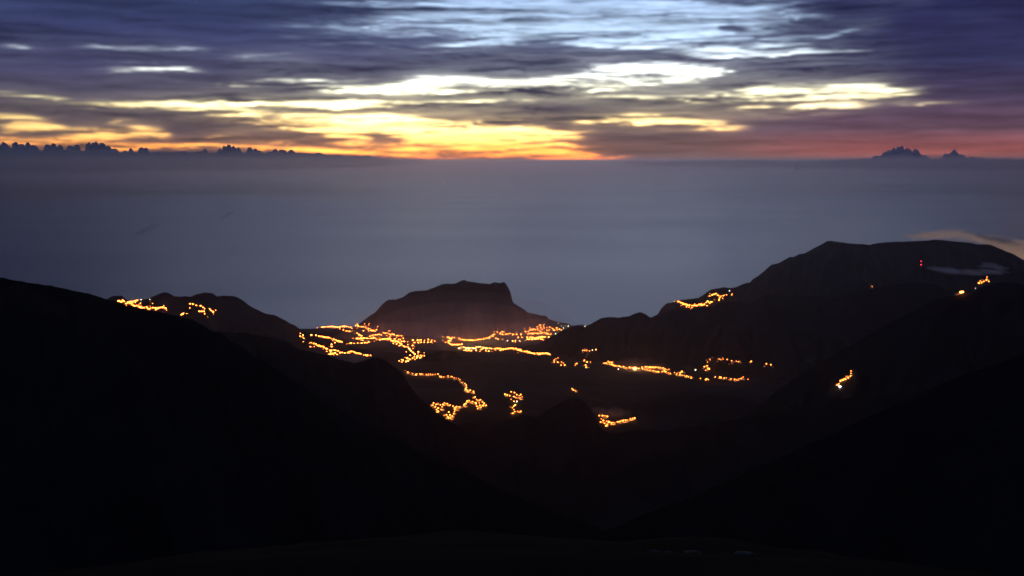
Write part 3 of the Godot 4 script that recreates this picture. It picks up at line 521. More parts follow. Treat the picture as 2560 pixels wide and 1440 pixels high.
	["on the curved lane of the bowl hamlet", [2, 1, 3, 2, 2, 1, 1], "n", false, [Vector2(428, -4527), Vector2(442, -4509), Vector2(457, -4522), Vector2(479, -4533), Vector2(501, -4553), Vector2(518, -4584), Vector2(536, -4596), Vector2(544, -4605)]],
	["on the street of the big mountain's shoulder", [2, 2, 3, 2, 5, 5, 4], "s", true, [Vector2(1772, -11243), Vector2(1799, -11200), Vector2(1820, -11142), Vector2(1855, -11120), Vector2(1890, -11077), Vector2(1963, -11059), Vector2(2025, -10990), Vector2(2092, -10990)]],
	["on the lower lane of the mountain's shoulder", [], "s", true, [Vector2(1832, -11031), Vector2(1857, -11031), Vector2(1887, -11032), Vector2(2023, -10909)]],
	["in the hamlet high on the mountain's shoulder", [], "s", true, [Vector2(2086, -11099), Vector2(2110, -11096), Vector2(2130, -11089), Vector2(2149, -11099), Vector2(2175, -11033), Vector2(2163, -10993), Vector2(2191, -11034), Vector2(2209, -11018), Vector2(2252, -11046), Vector2(2297, -11000), Vector2(2165, -11073)]],
	["topmost on the big mountain's shoulder", [], "w", false, [Vector2(2293, -11105)]],
	["alone on the skyline of the middle ridge", [], "s", false, [Vector2(3338, -9759)]],
	["in the reddish group left of the black hilltop", [], "n", true, [Vector2(1748, -4102), Vector2(1755, -4102)]],
	["in the group touching the black hilltop", [], "s", true, [Vector2(4277, -9648), Vector2(4298, -9645), Vector2(4309, -9621), Vector2(4321, -9601), Vector2(4326, -9562), Vector2(4327, -9608)]],
	["between the two groups beside the black hilltop", [], "w", false, [Vector2(4182, -9500)]],
	["on the bent track alone on the right slope", [], "n", false, [Vector2(1275, -3927), Vector2(1268, -3905), Vector2(1261, -3891), Vector2(1253, -3890), Vector2(1245, -3896), Vector2(1238, -3906), Vector2(1231, -3911), Vector2(1222, -3898)]],
	["at the foot of the bent track", [], "w", false, [Vector2(1220, -3879)]],
	["alone on the skyline right of the cluster", [], "w", false, [Vector2(604, -8698)]],
]

var ordinal := ["first", "second", "third", "fourth", "fifth", "sixth", "seventh", "eighth", "ninth", "tenth", "eleventh", "twelfth", "thirteenth", "fourteenth",
	"fifteenth", "sixteenth", "seventeenth", "eighteenth", "nineteenth", "twentieth", "twenty-first", "twenty-second", "twenty-third", "twenty-fourth", "twenty-fifth",
	"twenty-sixth", "twenty-seventh", "twenty-eighth", "twenty-ninth", "thirtieth", "thirty-first", "thirty-second", "thirty-third", "thirty-fourth", "thirty-fifth",
	"thirty-sixth", "thirty-seventh", "thirty-eighth", "thirty-ninth", "fortieth"]

func lantern_mesh(r: float) -> SphereMesh:
	var m := SphereMesh.new()
	m.radius = r
	m.height = r * 1.5
	m.radial_segments = 10
	m.rings = 5
	return m

func pole_mesh(h: float) -> ArrayMesh:
	var st := SurfaceTool.new()
	var post := CylinderMesh.new()
	post.top_radius = 0.12
	post.bottom_radius = 0.22
	post.height = h
	post.radial_segments = 6
	post.rings = 0
	st.append_from(post, 0, Transform3D(Basis(), Vector3(0, h * 0.5, 0)))
	var arm := CylinderMesh.new()
	arm.top_radius = 0.09
	arm.bottom_radius = 0.12
	arm.height = 2.4
	arm.radial_segments = 6
	arm.rings = 0
	st.append_from(arm, 0, Transform3D(Basis(Vector3.FORWARD, PI * 0.42), Vector3(1.1, h - 0.05, 0)))
	var foot := CylinderMesh.new()
	foot.top_radius = 0.3
	foot.bottom_radius = 0.42
	foot.height = 0.8
	foot.radial_segments = 6
	foot.rings = 0
	st.append_from(foot, 0, Transform3D(Basis(), Vector3(0, 0.4, 0)))
	return st.commit()

func path_points(points: Array, counts: Array) -> PackedVector2Array:
	# the lamps along a road: so many on each of its stretches; without counts the points are the lamps
	var out := PackedVector2Array()
	for k in counts.size():
		for n in counts[k]:
			out.append((points[k] as Vector2).lerp(points[k + 1], float(n) / counts[k]))
	if counts.is_empty():
		for p: Vector2 in points:
			out.append(p)
	else:
		out.append(points[-1])
	return out

func road_ribbon(points: Array, where: String) -> void:
	# a strip of concrete ten metres wide that lies on the ground
	var line := PackedVector2Array()
	for k in range(1, points.size()):
		var a: Vector2 = points[k - 1]
		var b: Vector2 = points[k]
		var n := maxi(1, int(a.distance_to(b) / 14.0))
		for j in n:
			line.append(a.lerp(b, float(j) / n))
	line.append(points[-1])
	if line.size() < 3:
		return
	var verts := PackedVector3Array()
	for k in line.size():
		var dir := (line[mini(k + 1, line.size() - 1)] - line[maxi(k - 1, 0)]).normalized()
		var side := Vector2(-dir.y, dir.x) * 5.0
		for s in [-1.0, 0.0, 1.0]:
			var p: Vector2 = line[k] + side * s
			verts.append(Vector3(p.x, land_height(p.x, p.y) + 0.8, p.y))
	var o := part("road", sheet(verts, 3, line.size()), mat.road, self)
	tag(o, "pale concrete road under the lamps " + where, "", "", "structure")

func build_lamps() -> void:
	var rng := RandomNumberGenerator.new()
	rng.seed = 2024
	var lantern := {"s": lantern_mesh(3.9), "n": lantern_mesh(2.8), "b": lantern_mesh(3.8), "w": lantern_mesh(3.4), "f": lantern_mesh(9.0)}
	var look := {"s": mat.sodium, "n": mat.sodium, "b": mat.bright, "w": mat.white, "f": mat.bright}
	var word := {"s": "orange street lamp", "n": "orange street lamp", "b": "bright yellow street lamp", "w": "white street lamp", "f": "dazzling yellow floodlight"}
	var pole := pole_mesh(9.0)
	var crowd: Array[Transform3D] = []
	var homes: Array[Transform3D] = []
	for r: Array in ROADS:
		var where: String = r[0]
		var counts: Array = r[1]
		var kind: String = r[2]
		var spots := path_points(r[4], counts)
		if not counts.is_empty():
			road_ribbon(r[4], where)
		var order := Array(spots)
		order.sort_custom(func(p: Vector2, q: Vector2) -> bool: return p.x / -p.y < q.x / -q.y)
		for k in order.size():
			var p: Vector2 = order[k]
			if not counts.is_empty():
				p += Vector2(rng.randf_range(-4.0, 4.0), rng.randf_range(-6.0, 6.0))
			var at := Vector3(p.x, land_height(p.x, p.y), p.y)
			var head := Vector3(2.2, 9.2, 0)
			for j in (rng.randi() % 4 if kind == "s" or kind == "b" else rng.randi() % 2 if kind == "n" else 4 if kind == "f" else 0):
				var away := Vector2.from_angle(rng.randf_range(-2.9, -0.25)) * rng.randf_range(9.0, 24.0)    # mostly on the far side of the road
				var yard := p + away
				var s := rng.randf_range(0.8, 1.5)
				homes.append(Transform3D(Basis(Vector3.UP, rng.randf_range(-0.6, 0.6)).scaled(Vector3(s, rng.randf_range(0.8, 1.4), s)), Vector3(yard.x, land_height(yard.x, yard.y) - 0.6, yard.y)))
			if r[3]:
				crowd.append(Transform3D(Basis().scaled(Vector3.ONE * rng.randf_range(0.6, 1.15)), at + head))
				if rng.randf() < 0.7:      # a smaller lamp at a house beside the road
					var q := p + Vector2.from_angle(rng.randf() * TAU) * rng.randf_range(12.0, 55.0)
					crowd.append(Transform3D(Basis().scaled(Vector3.ONE * rng.randf_range(0.25, 0.6)), Vector3(q.x, land_height(q.x, q.y) + 7.0, q.y)))
				continue
			var lamp := thing("street_lamp", at)
			part("pole", pole, mat.metal, lamp)
			var head_size := rng.randf_range(0.55, 1.3)
			var l := part("lantern", lantern[kind], look[kind], lamp, head)
			l.scale = Vector3.ONE * head_size
			var o := OmniLight3D.new()
			o.name = "light"
			o.light_color = (Color(1.0, 0.3, 0.05) if kind in ["s", "n"] else Color(1.0, 0.5, 0.15) if kind != "w" else Color(1.0, 0.8, 0.6)).linear_to_srgb()
			o.light_energy = LIGHT_ENERGY[kind]
			o.light_size = 0.6
			o.omni_range = 400.0
			o.omni_attenuation = 2.0
			o.shadow_enabled = true
			o.position = head - Vector3(0, 3.4 if kind != "f" else 8.5, 0)
			lamp.add_child(o)
			var label: String = ("the %s %s" % [word[kind], where]) if order.size() == 1 else "%s %s from the left %s" % [ordinal[k], word[kind], where]
			tag(lamp, label, "street lamp", "street lamps " + where)
	var many := MultiMesh.new()
	many.transform_format = MultiMesh.TRANSFORM_3D
	many.mesh = lantern_mesh(5.0)
	var o := MultiMeshInstance3D.new()
	o.name = "town_lamps"
	o.multimesh = many
	o.material_override = mat.town
	add_child(o)
	for k in 6:                 # the town hidden beyond the big right mountain: its lamps light the cloud cap
		var p: Vector3 = HIDDEN_TOWN[0] + (HIDDEN_TOWN[1] - HIDDEN_TOWN[0]) * (k / 5.0)
		var hidden := OmniLight3D.new()
		hidden.name = "light_%03d" % (k + 1)
		hidden.light_color = Color(1.0, 0.58, 0.28).linear_to_srgb()
		hidden.light_energy = 360000.0
		hidden.light_size = 8.0
		hidden.omni_range = 4000.0
		hidden.omni_attenuation = 2.0
		hidden.shadow_enabled = true
		hidden.position = p
		o.add_child(hidden)
		crowd.append(Transform3D(Basis(), p + Vector3(0, 12, 0)))
	many.instance_count = crowd.size()
	for k in crowd.size():
		many.set_instance_transform(k, crowd[k])
	build_houses(homes)
	tag(o, "countless small orange lamps of the far streets along the foot of the rock", "street lamps", "", "stuff")

func house_mesh() -> ArrayMesh:
	var m := ArrayMesh.new()
	var st := SurfaceTool.new()
	var box := BoxMesh.new()
	box.size = Vector3(9, 6, 7)
	st.append_from(box, 0, Transform3D(Basis(), Vector3(0, 3, 0)))
	m = st.commit(m)
	var roof := PrismMesh.new()
	roof.size = Vector3(9.8, 2.4, 7.8)
	st = SurfaceTool.new()
	st.append_from(roof, 0, Transform3D(Basis(), Vector3(0, 7.2, 0)))
	m = st.commit(m)
	m.surface_set_material(0, mat.wall)
	m.surface_set_material(1, mat.tiles)
	return m

func build_houses(homes: Array[Transform3D]) -> void:
	var many := MultiMesh.new()
	many.transform_format = MultiMesh.TRANSFORM_3D
	many.mesh = house_mesh()
	many.instance_count = homes.size()
	for k in homes.size():
		many.set_instance_transform(k, homes[k])
	var o := MultiMeshInstance3D.new()
	o.name = "town_houses"
	o.multimesh = many
	add_child(o)
	tag(o, "small pale houses lit by the street lamps along the valley roads", "houses", "", "stuff")

const LIGHT_ENERGY := {"s": 300.0, "n": 130.0, "b": 2200.0, "w": 200.0, "f": 14000.0}

var HIDDEN_TOWN := [Vector3(5904, 260, -11806), Vector3(6554, 260, -11688)]

# ---------------------------------------------------------------- clouds and mist

func puff(parent: Node3D, at: Vector3, size: Vector3, density: float, tint := Color(1, 1, 1), turn := 0.0) -> void:
	var f := FogVolume.new()
	f.name = "puff"
	f.shape = RenderingServer.FOG_VOLUME_SHAPE_ELLIPSOID
	f.size = size * 2.0
	var m := FogMaterial.new()
	m.density = density
	m.albedo = tint
	f.material = m
	f.position = at - parent.position
	f.rotation.z = turn
	parent.add_child(f, true)

func bank(called: String, label: String, category: String, kind: String, puffs: Array, density: float, tint: Color) -> void:
	var o := thing(called, puffs[0][0])
	for p: Array in puffs:
		puff(o, p[0], p[1], density * (p[2] as float), tint, p[3])
	tag(o, label, category, "", kind)

func heap(st: SurfaceTool, at: Vector3, r: Vector3, rng: RandomNumberGenerator) -> void:
	var m := SphereMesh.new()
	m.radius = 1.0
	m.height = 2.0
	m.radial_segments = 18
	m.rings = 10
	var a := m.get_mesh_arrays()
	var v: PackedVector3Array = a[Mesh.ARRAY_VERTEX]
	var idx: PackedInt32Array = a[Mesh.ARRAY_INDEX]
	var off := rng.randf() * 50.0
	for i in v.size():
		var p := v[i]
		v[i] = at + p * r * (1.0 + 0.28 * rolls.get_noise_3d(p.x * 1.3 + off, p.y * 1.3, p.z * 1.3))
		if at.y > EYE - 2000.0 and r.x > 150.0 and absf(at.z) > 50000.0:
			v[i].y = maxf(v[i].y, EYE - 40.0)
	a[Mesh.ARRAY_VERTEX] = v
	var raw := ArrayMesh.new()
	raw.add_surface_from_arrays(Mesh.PRIMITIVE_TRIANGLES, a)
	st.append_from(raw, 0, Transform3D())

func cumulus(called: String, label: String, heads: Array, seed_: int) -> void:
	var rng := RandomNumberGenerator.new()
	rng.seed = seed_
	var st := SurfaceTool.new()
	for hd: Array in heads:     # each head: its top, its half width, its half height
		var top: Vector3 = hd[0]
		var w: float = hd[1]
		var h: float = hd[2]
		heap(st, top - Vector3(0, h, 0), Vector3(w, h, w), rng)
		for k in 3:
			var s := rng.randf_range(0.35, 0.6)
			heap(st, top + Vector3(rng.randf_range(-0.9, 0.9) * w, -h * rng.randf_range(0.9, 1.5), rng.randf_range(-0.4, 0.4) * w), Vector3(w, h, w) * s, rng)
	st.generate_normals()
	tag(part(called, st.commit(), mat.cloud, self), label, "cloud")

func build_clouds() -> void:
	bank("cloud", "cloud cap lying behind the level summit of the big right mountain", "cloud", "", [[Vector3(4320, 968, -11303), Vector3(62, 10, 135), 0.52, -0.01], [Vector3(4330, 990, -11299), Vector3(94, 19, 232), 0.65, -0.02], [Vector3(4310, 984, -11307), Vector3(146, 22, 253), 0.42, 0.11], [Vector3(4324, 1001, -11301), Vector3(149, 26, 279), 0.69, -0.03], [Vector3(4356, 1007, -11289), Vector3(68, 15, 151), 0.50, -0.00], [Vector3(4362, 1005, -11286), Vector3(79, 16, 154), 0.44, -0.11], [Vector3(4391, 994, -11275), Vector3(119, 29, 267), 0.71, 0.09], [Vector3(4395, 994, -11274), Vector3(76, 15, 133), 0.69, -0.02], [Vector3(4423, 1016, -11262), Vector3(144, 32, 265), 0.67, 0.08], [Vector3(4435, 1031, -11258), Vector3(94, 26, 204), 0.64, -0.02], [Vector3(4455, 1006, -11250), Vector3(81, 19, 142), 0.47, -0.01], [Vector3(4485, 1018, -11238), Vector3(102, 28, 205), 0.52, -0.11], [Vector3(4502, 1000, -11231), Vector3(65, 16, 118), 0.48, -0.08], [Vector3(4534, 1014, -11219), Vector3(109, 29, 204), 0.66, -0.06], [Vector3(4552, 1027, -11211), Vector3(106, 30, 206), 0.43, 0.01], [Vector3(4531, 1019, -11220), Vector3(174, 43, 289), 0.67, 0.06], [Vector3(4572, 1035, -11203), Vector3(132, 40, 261), 0.35, 0.09], [Vector3(4578, 1041, -11201), Vector3(112, 34, 217), 0.47, -0.04], [Vector3(4616, 1038, -11185), Vector3(108, 34, 211), 0.34, -0.06], [Vector3(4635, 1023, -11177), Vector3(86, 23, 143), 0.64, 0.08], [Vector3(4665, 1033, -11164), Vector3(66, 26, 158), 0.34, -0.12], [Vector3(4658, 1062, -11167), Vector3(139, 42, 251), 0.46, -0.10], [Vector3(4690, 1058, -11154), Vector3(65, 23, 140), 0.60, -0.01], [Vector3(4707, 1065, -11147), Vector3(84, 29, 170), 0.49, -0.07], [Vector3(4746, 1037, -11130), Vector3(59, 22, 130), 0.56, 0.08], [Vector3(4727, 1055, -11138), Vector3(66, 20, 114), 0.39, 0.05], [Vector3(4769, 1051, -11120), Vector3(152, 41, 237), 0.64, 0.00], [Vector3(4793, 1039, -11110), Vector3(82, 26, 152), 0.45, 0.03], [Vector3(4800, 1001, -11107), Vector3(75, 21, 121), 0.45, 0.09], [Vector3(4846, 1010, -11087), Vector3(84, 28, 168), 0.43, -0.12], [Vector3(4827, 1001, -11095), Vector3(175, 46, 274), 0.55, -0.08], [Vector3(4886, 1004, -11070), Vector3(143, 44, 272), 0.48, -0.04], [Vector3(4892, 1014, -11067), Vector3(66, 24, 148), 0.37, 0.04], [Vector3(4904, 1015, -11062), Vector3(102, 26, 165), 0.68, -0.12], [Vector3(4917, 976, -11056), Vector3(88, 23, 148), 0.46, -0.07], [Vector3(4958, 976, -11038), Vector3(114, 36, 236), 0.67, 0.04], [Vector3(4982, 1007, -11027), Vector3(116, 30, 201), 0.36, -0.08], [Vector3(4964, 975, -11035), Vector3(154, 43, 280), 0.65, -0.03], [Vector3(4981, 965, -11027), Vector3(95, 28, 174), 0.70, 0.09], [Vector3(5004, 1004, -11017), Vector3(55, 22, 135), 0.36, 0.09], [Vector3(5029, 988, -11005), Vector3(142, 44, 257), 0.63, -0.03], [Vector3(5017, 999, -11011), Vector3(101, 38, 217), 0.67, 0.02], [Vector3(5040, 984, -11000), Vector3(168, 51, 283), 0.65, -0.12], [Vector3(5038, 991, -11001), Vector3(146, 44, 235), 0.35, -0.06], [Vector3(5065, 988, -10989), Vector3(130, 57, 295), 0.42, 0.06], [Vector3(5099, 969, -10973), Vector3(83, 26, 129), 0.68, -0.05], [Vector3(5094, 982, -10976), Vector3(88, 33, 157), 0.35, -0.12], [Vector3(5101, 941, -10972), Vector3(150, 64, 294), 0.45, -0.10], [Vector3(5144, 908, -10952), Vector3(120, 64, 281), 0.41, 0.03], [Vector3(5138, 922, -10955), Vector3(165, 71, 293), 0.43, 0.01], [Vector3(5137, 966, -10955), Vector3(78, 42, 167), 0.71, -0.01], [Vector3(5170, 887, -10940), Vector3(115, 61, 232), 0.45, -0.04], [Vector3(5192, 884, -10930), Vector3(80, 46, 169), 0.46, 0.01], [Vector3(5192, 938, -10930), Vector3(88, 62, 218), 0.42, -0.10], [Vector3(5183, 949, -10934), Vector3(119, 63, 213), 0.44, 0.07], [Vector3(5234, 936, -10909), Vector3(106, 62, 202), 0.64, -0.10], [Vector3(5232, 862, -10910), Vector3(185, 92, 288), 0.65, -0.04], [Vector3(5269, 837, -10893), Vector3(61, 44, 130), 0.67, -0.09], [Vector3(5269, 896, -10893), Vector3(175, 98, 280), 0.64, 0.10], [Vector3(5322, 845, -10867), Vector3(118, 97, 267), 0.50, -0.08], [Vector3(5338, 891, -10859), Vector3(101, 92, 244), 0.70, 0.07], [Vector3(5359, 806, -10849), Vector3(109, 83, 213), 0.48, -0.04], [Vector3(5359, 823, -10848), Vector3(79, 64, 158), 0.55, -0.11], [Vector3(5383, 886, -10837), Vector3(82, 73, 176), 0.65, -0.02], [Vector3(4680, 1013, -11158), Vector3(457, 55, 350), 0.30, -0.05], [Vector3(5139, 903, -10954), Vector3(320, 82, 350), 0.40, -0.30]], 0.0009, Color(1, 1, 1))
	bank("cloud", "long thin cloud strip floating before the big right mountain", "cloud", "", [[Vector3(3840, 836, -9558), Vector3(64, 12, 158), 0.83, 0.06], [Vector3(3829, 824, -9562), Vector3(69, 11, 128), 0.70, -0.08], [Vector3(3845, 821, -9555), Vector3(66, 10, 104), 0.89, 0.01], [Vector3(3853, 838, -9552), Vector3(42, 11, 105), 0.65, -0.04], [Vector3(3889, 826, -9537), Vector3(52, 11, 99), 0.54, -0.11], [Vector3(3874, 824, -9544), Vector3(59, 11, 93), 0.75, -0.08], [Vector3(3912, 818, -9528), Vector3(92, 20, 151), 0.79, 0.07], [Vector3(3932, 809, -9520), Vector3(41, 14, 96), 0.79, 0.05], [Vector3(3928, 824, -9522), Vector3(66, 16, 107), 0.67, 0.08], [Vector3(3955, 808, -9510), Vector3(48, 14, 96), 0.70, 0.10], [Vector3(3953, 830, -9511), Vector3(63, 19, 134), 0.76, -0.08], [Vector3(3959, 804, -9509), Vector3(71, 21, 153), 0.89, 0.05], [Vector3(3982, 812, -9499), Vector3(59, 15, 111), 0.57, -0.07], [Vector3(4010, 812, -9487), Vector3(46, 15, 112), 0.82, 0.05], [Vector3(3997, 805, -9493), Vector3(61, 20, 153), 0.74, -0.05], [Vector3(4034, 825, -9477), Vector3(43, 11, 83), 0.84, -0.06], [Vector3(4049, 814, -9471), Vector3(46, 11, 81), 0.44, -0.03], [Vector3(4056, 825, -9468), Vector3(48, 10, 78), 0.43, 0.06], [Vector3(4057, 801, -9467), Vector3(27, 8, 62), 0.51, 0.05], [Vector3(4065, 794, -9464), Vector3(42, 14, 99), 0.44, -0.04], [Vector3(4104, 826, -9447), Vector3(58, 17, 123), 0.44, -0.01], [Vector3(4121, 799, -9440), Vector3(79, 20, 138), 0.84, 0.05], [Vector3(4117, 806, -9442), Vector3(50, 15, 108), 0.47, -0.01], [Vector3(4128, 809, -9437), Vector3(72, 22, 149), 0.67, -0.09], [Vector3(4148, 809, -9428), Vector3(77, 23, 158), 0.43, 0.01], [Vector3(4155, 829, -9425), Vector3(32, 11, 74), 0.47, 0.03], [Vector3(4204, 799, -9403), Vector3(70, 16, 112), 0.53, -0.01], [Vector3(4205, 810, -9403), Vector3(50, 12, 86), 0.77, -0.06], [Vector3(4216, 831, -9398), Vector3(41, 14, 103), 0.62, -0.09], [Vector3(4221, 827, -9395), Vector3(58, 18, 134), 0.53, -0.07], [Vector3(4244, 821, -9385), Vector3(62, 15, 113), 0.52, 0.10], [Vector3(4268, 817, -9374), Vector3(81, 21, 158), 0.70, -0.11], [Vector3(4273, 826, -9372), Vector3(42, 13, 103), 0.81, -0.03], [Vector3(4298, 815, -9360), Vector3(52, 14, 113), 0.90, -0.03], [Vector3(4299, 831, -9360), Vector3(29, 7, 62), 0.83, 0.04], [Vector3(4302, 823, -9359), Vector3(31, 7, 62), 0.52, 0.02], [Vector3(4306, 826, -9357), Vector3(42, 7, 68), 0.46, 0.06], [Vector3(4326, 827, -9347), Vector3(40, 7, 80), 0.79, -0.03], [Vector3(4320, 835, -9350), Vector3(43, 6, 72), 0.73, 0.11], [Vector3(4328, 825, -9347), Vector3(75, 10, 131), 0.77, -0.00], [Vector3(4179, 861, -9414), Vector3(33, 5, 70), 0.62, -0.10], [Vector3(4203, 869, -9404), Vector3(20, 5, 51), 0.78, -0.01], [Vector3(4203, 865, -9403), Vector3(45, 13, 121), 0.63, 0.09], [Vector3(4226, 869, -9393), Vector3(34, 12, 94), 0.68, 0.02], [Vector3(4214, 866, -9398), Vector3(34, 11, 76), 0.66, 0.09], [Vector3(4258, 885, -9379), Vector3(57, 17, 111), 0.55, 0.10], [Vector3(4242, 888, -9386), Vector3(48, 18, 125), 0.77, -0.02], [Vector3(4262, 874, -9377), Vector3(44, 14, 103), 0.51, 0.02], [Vector3(4296, 867, -9361), Vector3(54, 13, 100), 0.72, 0.12], [Vector3(4283, 858, -9367), Vector3(59, 12, 107), 0.74, 0.02], [Vector3(4298, 856, -9360), Vector3(51, 12, 111), 0.48, -0.10], [Vector3(4333, 869, -9344), Vector3(63, 13, 123), 0.53, -0.08], [Vector3(4333, 849, -9344), Vector3(26, 7, 75), 0.62, -0.11], [Vector3(4325, 845, -9348), Vector3(61, 11, 111), 0.57, 0.12], [Vector3(4323, 847, -9349), Vector3(27, 7, 76), 0.44, -0.02], [Vector3(4333, 853, -9344), Vector3(54, 9, 102), 0.49, 0.11]], 0.002, Color(1, 1, 1))
	bank("cloud", "small slanting cloud wisp over the sea at the left", "cloud", "", [[Vector3(-5594, 712, -15841), Vector3(62, 24, 141), 0.60, 0.04], [Vector3(-5582, 725, -15845), Vector3(61, 20, 108), 0.79, 0.07], [Vector3(-5589, 727, -15843), Vector3(73, 28, 134), 0.74, 0.01], [Vector3(-5584, 722, -15845), Vector3(77, 32, 142), 1.19, -0.04], [Vector3(-5534, 729, -15862), Vector3(34, 17, 69), 0.67, -0.07], [Vector3(-5552, 728, -15856), Vector3(65, 33, 125), 0.74, 0.04], [Vector3(-5495, 737, -15876), Vector3(49, 26, 97), 1.05, 0.05], [Vector3(-5475, 797, -15883), Vector3(66, 38, 142), 1.02, -0.05], [Vector3(-5519, 755, -15868), Vector3(61, 32, 120), 0.68, 0.04], [Vector3(-5496, 786, -15876), Vector3(38, 24, 92), 0.75, 0.09], [Vector3(-5493, 776, -15877), Vector3(50, 35, 131), 0.83, 0.10], [Vector3(-5452, 811, -15891), Vector3(58, 30, 123), 0.69, 0.12], [Vector3(-5422, 806, -15901), Vector3(31, 14, 65), 1.29, -0.06], [Vector3(-5369, 823, -15919), Vector3(95, 29, 160), 0.91, 0.08], [Vector3(-5370, 844, -15919), Vector3(77, 21, 141), 0.89, -0.10], [Vector3(-5364, 857, -15921), Vector3(77, 16, 136), 0.72, -0.11]], 0.001, Color(1, 1, 1))
	bank("cloud", "smaller slanting cloud wisp farther out over the sea", "cloud", "", [[Vector3(-4946, 806, -17827), Vector3(32, 13, 78), 0.98, -0.03], [Vector3(-4898, 845, -17840), Vector3(27, 11, 55), 0.65, -0.10], [Vector3(-4853, 856, -17852), Vector3(38, 20, 86), 1.04, 0.11], [Vector3(-4866, 824, -17849), Vector3(40, 26, 99), 1.20, -0.05], [Vector3(-4866, 875, -17849), Vector3(37, 17, 62), 0.73, 0.02], [Vector3(-4828, 872, -17859), Vector3(42, 28, 104), 0.64, -0.07], [Vector3(-4804, 897, -17865), Vector3(58, 28, 108), 0.92, -0.05], [Vector3(-4764, 912, -17876), Vector3(62, 30, 118), 0.97, 0.09], [Vector3(-4778, 885, -17872), Vector3(47, 26, 112), 0.89, 0.06], [Vector3(-4744, 941, -17881), Vector3(35, 13, 63), 1.14, 0.02], [Vector3(-4740, 925, -17882), Vector3(67, 21, 124), 1.01, -0.01], [Vector3(-4675, 944, -17900), Vector3(67, 17, 121), 0.64, 0.05]], 0.001, Color(1, 1, 1))
	bank("low_cloud", "low grey veil in front of the dark cloud heads at the left", "cloud", "", [[Vector3(-26642, 1800, -69038), Vector3(21223, 726, 9000), 1.00, 0.00], [Vector3(-33985, 1849, -65735), Vector3(13962, 949, 9000), 1.00, 0.00], [Vector3(-17000, 1800, -72021), Vector3(11728, 558, 9000), 0.80, 0.00], [Vector3(-32802, 2188, -66333), Vector3(1846, 277, 3574), 0.48, 0.00], [Vector3(-32044, 2027, -66702), Vector3(2346, 387, 5054), 0.50, -0.03], [Vector3(-31104, 1963, -67146), Vector3(1616, 331, 4392), 0.61, -0.09], [Vector3(-30114, 2017, -67595), Vector3(1850, 276, 3721), 0.69, 0.06], [Vector3(-29394, 1987, -67912), Vector3(1143, 172, 2346), 0.72, -0.10], [Vector3(-28511, 2136, -68287), Vector3(1467, 209, 2907), 0.59, 0.09], [Vector3(-27642, 2100, -68643), Vector3(2186, 354, 4990), 0.49, -0.02], [Vector3(-26704, 2021, -69014), Vector3(1832, 354, 5082), 0.80, 0.09], [Vector3(-25784, 2209, -69363), Vector3(1206, 185, 2690), 0.49, -0.10], [Vector3(-24490, 2078, -69830), Vector3(1544, 245, 3689), 0.84, -0.10], [Vector3(-23621, 2001, -70129), Vector3(2128, 255, 3971), 0.51, 0.01], [Vector3(-22527, 2105, -70488), Vector3(2207, 252, 4062), 1.04, -0.09], [Vector3(-21180, 2102, -70904), Vector3(2037, 263, 4399), 0.50, -0.03], [Vector3(-20159, 1920, -71201), Vector3(1516, 247, 4292), 0.67, 0.09], [Vector3(-19051, 2024, -71506), Vector3(2159, 220, 3986), 0.80, -0.12], [Vector3(-17927, 2002, -71796), Vector3(1792, 250, 4718), 0.73, -0.04], [Vector3(-16657, 2082, -72101), Vector3(1149, 117, 2302), 0.49, 0.07], [Vector3(-15588, 1904, -72340), Vector3(1837, 231, 4746), 0.89, -0.02], [Vector3(-14691, 1977, -72527), Vector3(1151, 131, 2785), 0.96, -0.03], [Vector3(-14188, 1856, -72627), Vector3(1662, 193, 4270), 0.51, 0.11], [Vector3(-13185, 1816, -72816), Vector3(1196, 113, 2587), 0.49, -0.11], [Vector3(-12597, 1898, -72920), Vector3(1456, 113, 2709), 0.68, -0.09], [Vector3(-11908, 2007, -73036), Vector3(1766, 157, 3911), 0.87, -0.10], [Vector3(-10958, 1849, -73184), Vector3(1468, 136, 3535), 0.98, -0.08], [Vector3(-10161, 1818, -73299), Vector3(1944, 163, 4433), 0.54, -0.11], [Vector3(-9576, 1861, -73378), Vector3(1340, 133, 3798), 0.92, -0.07]], 6e-05, Color(1, 1, 1))
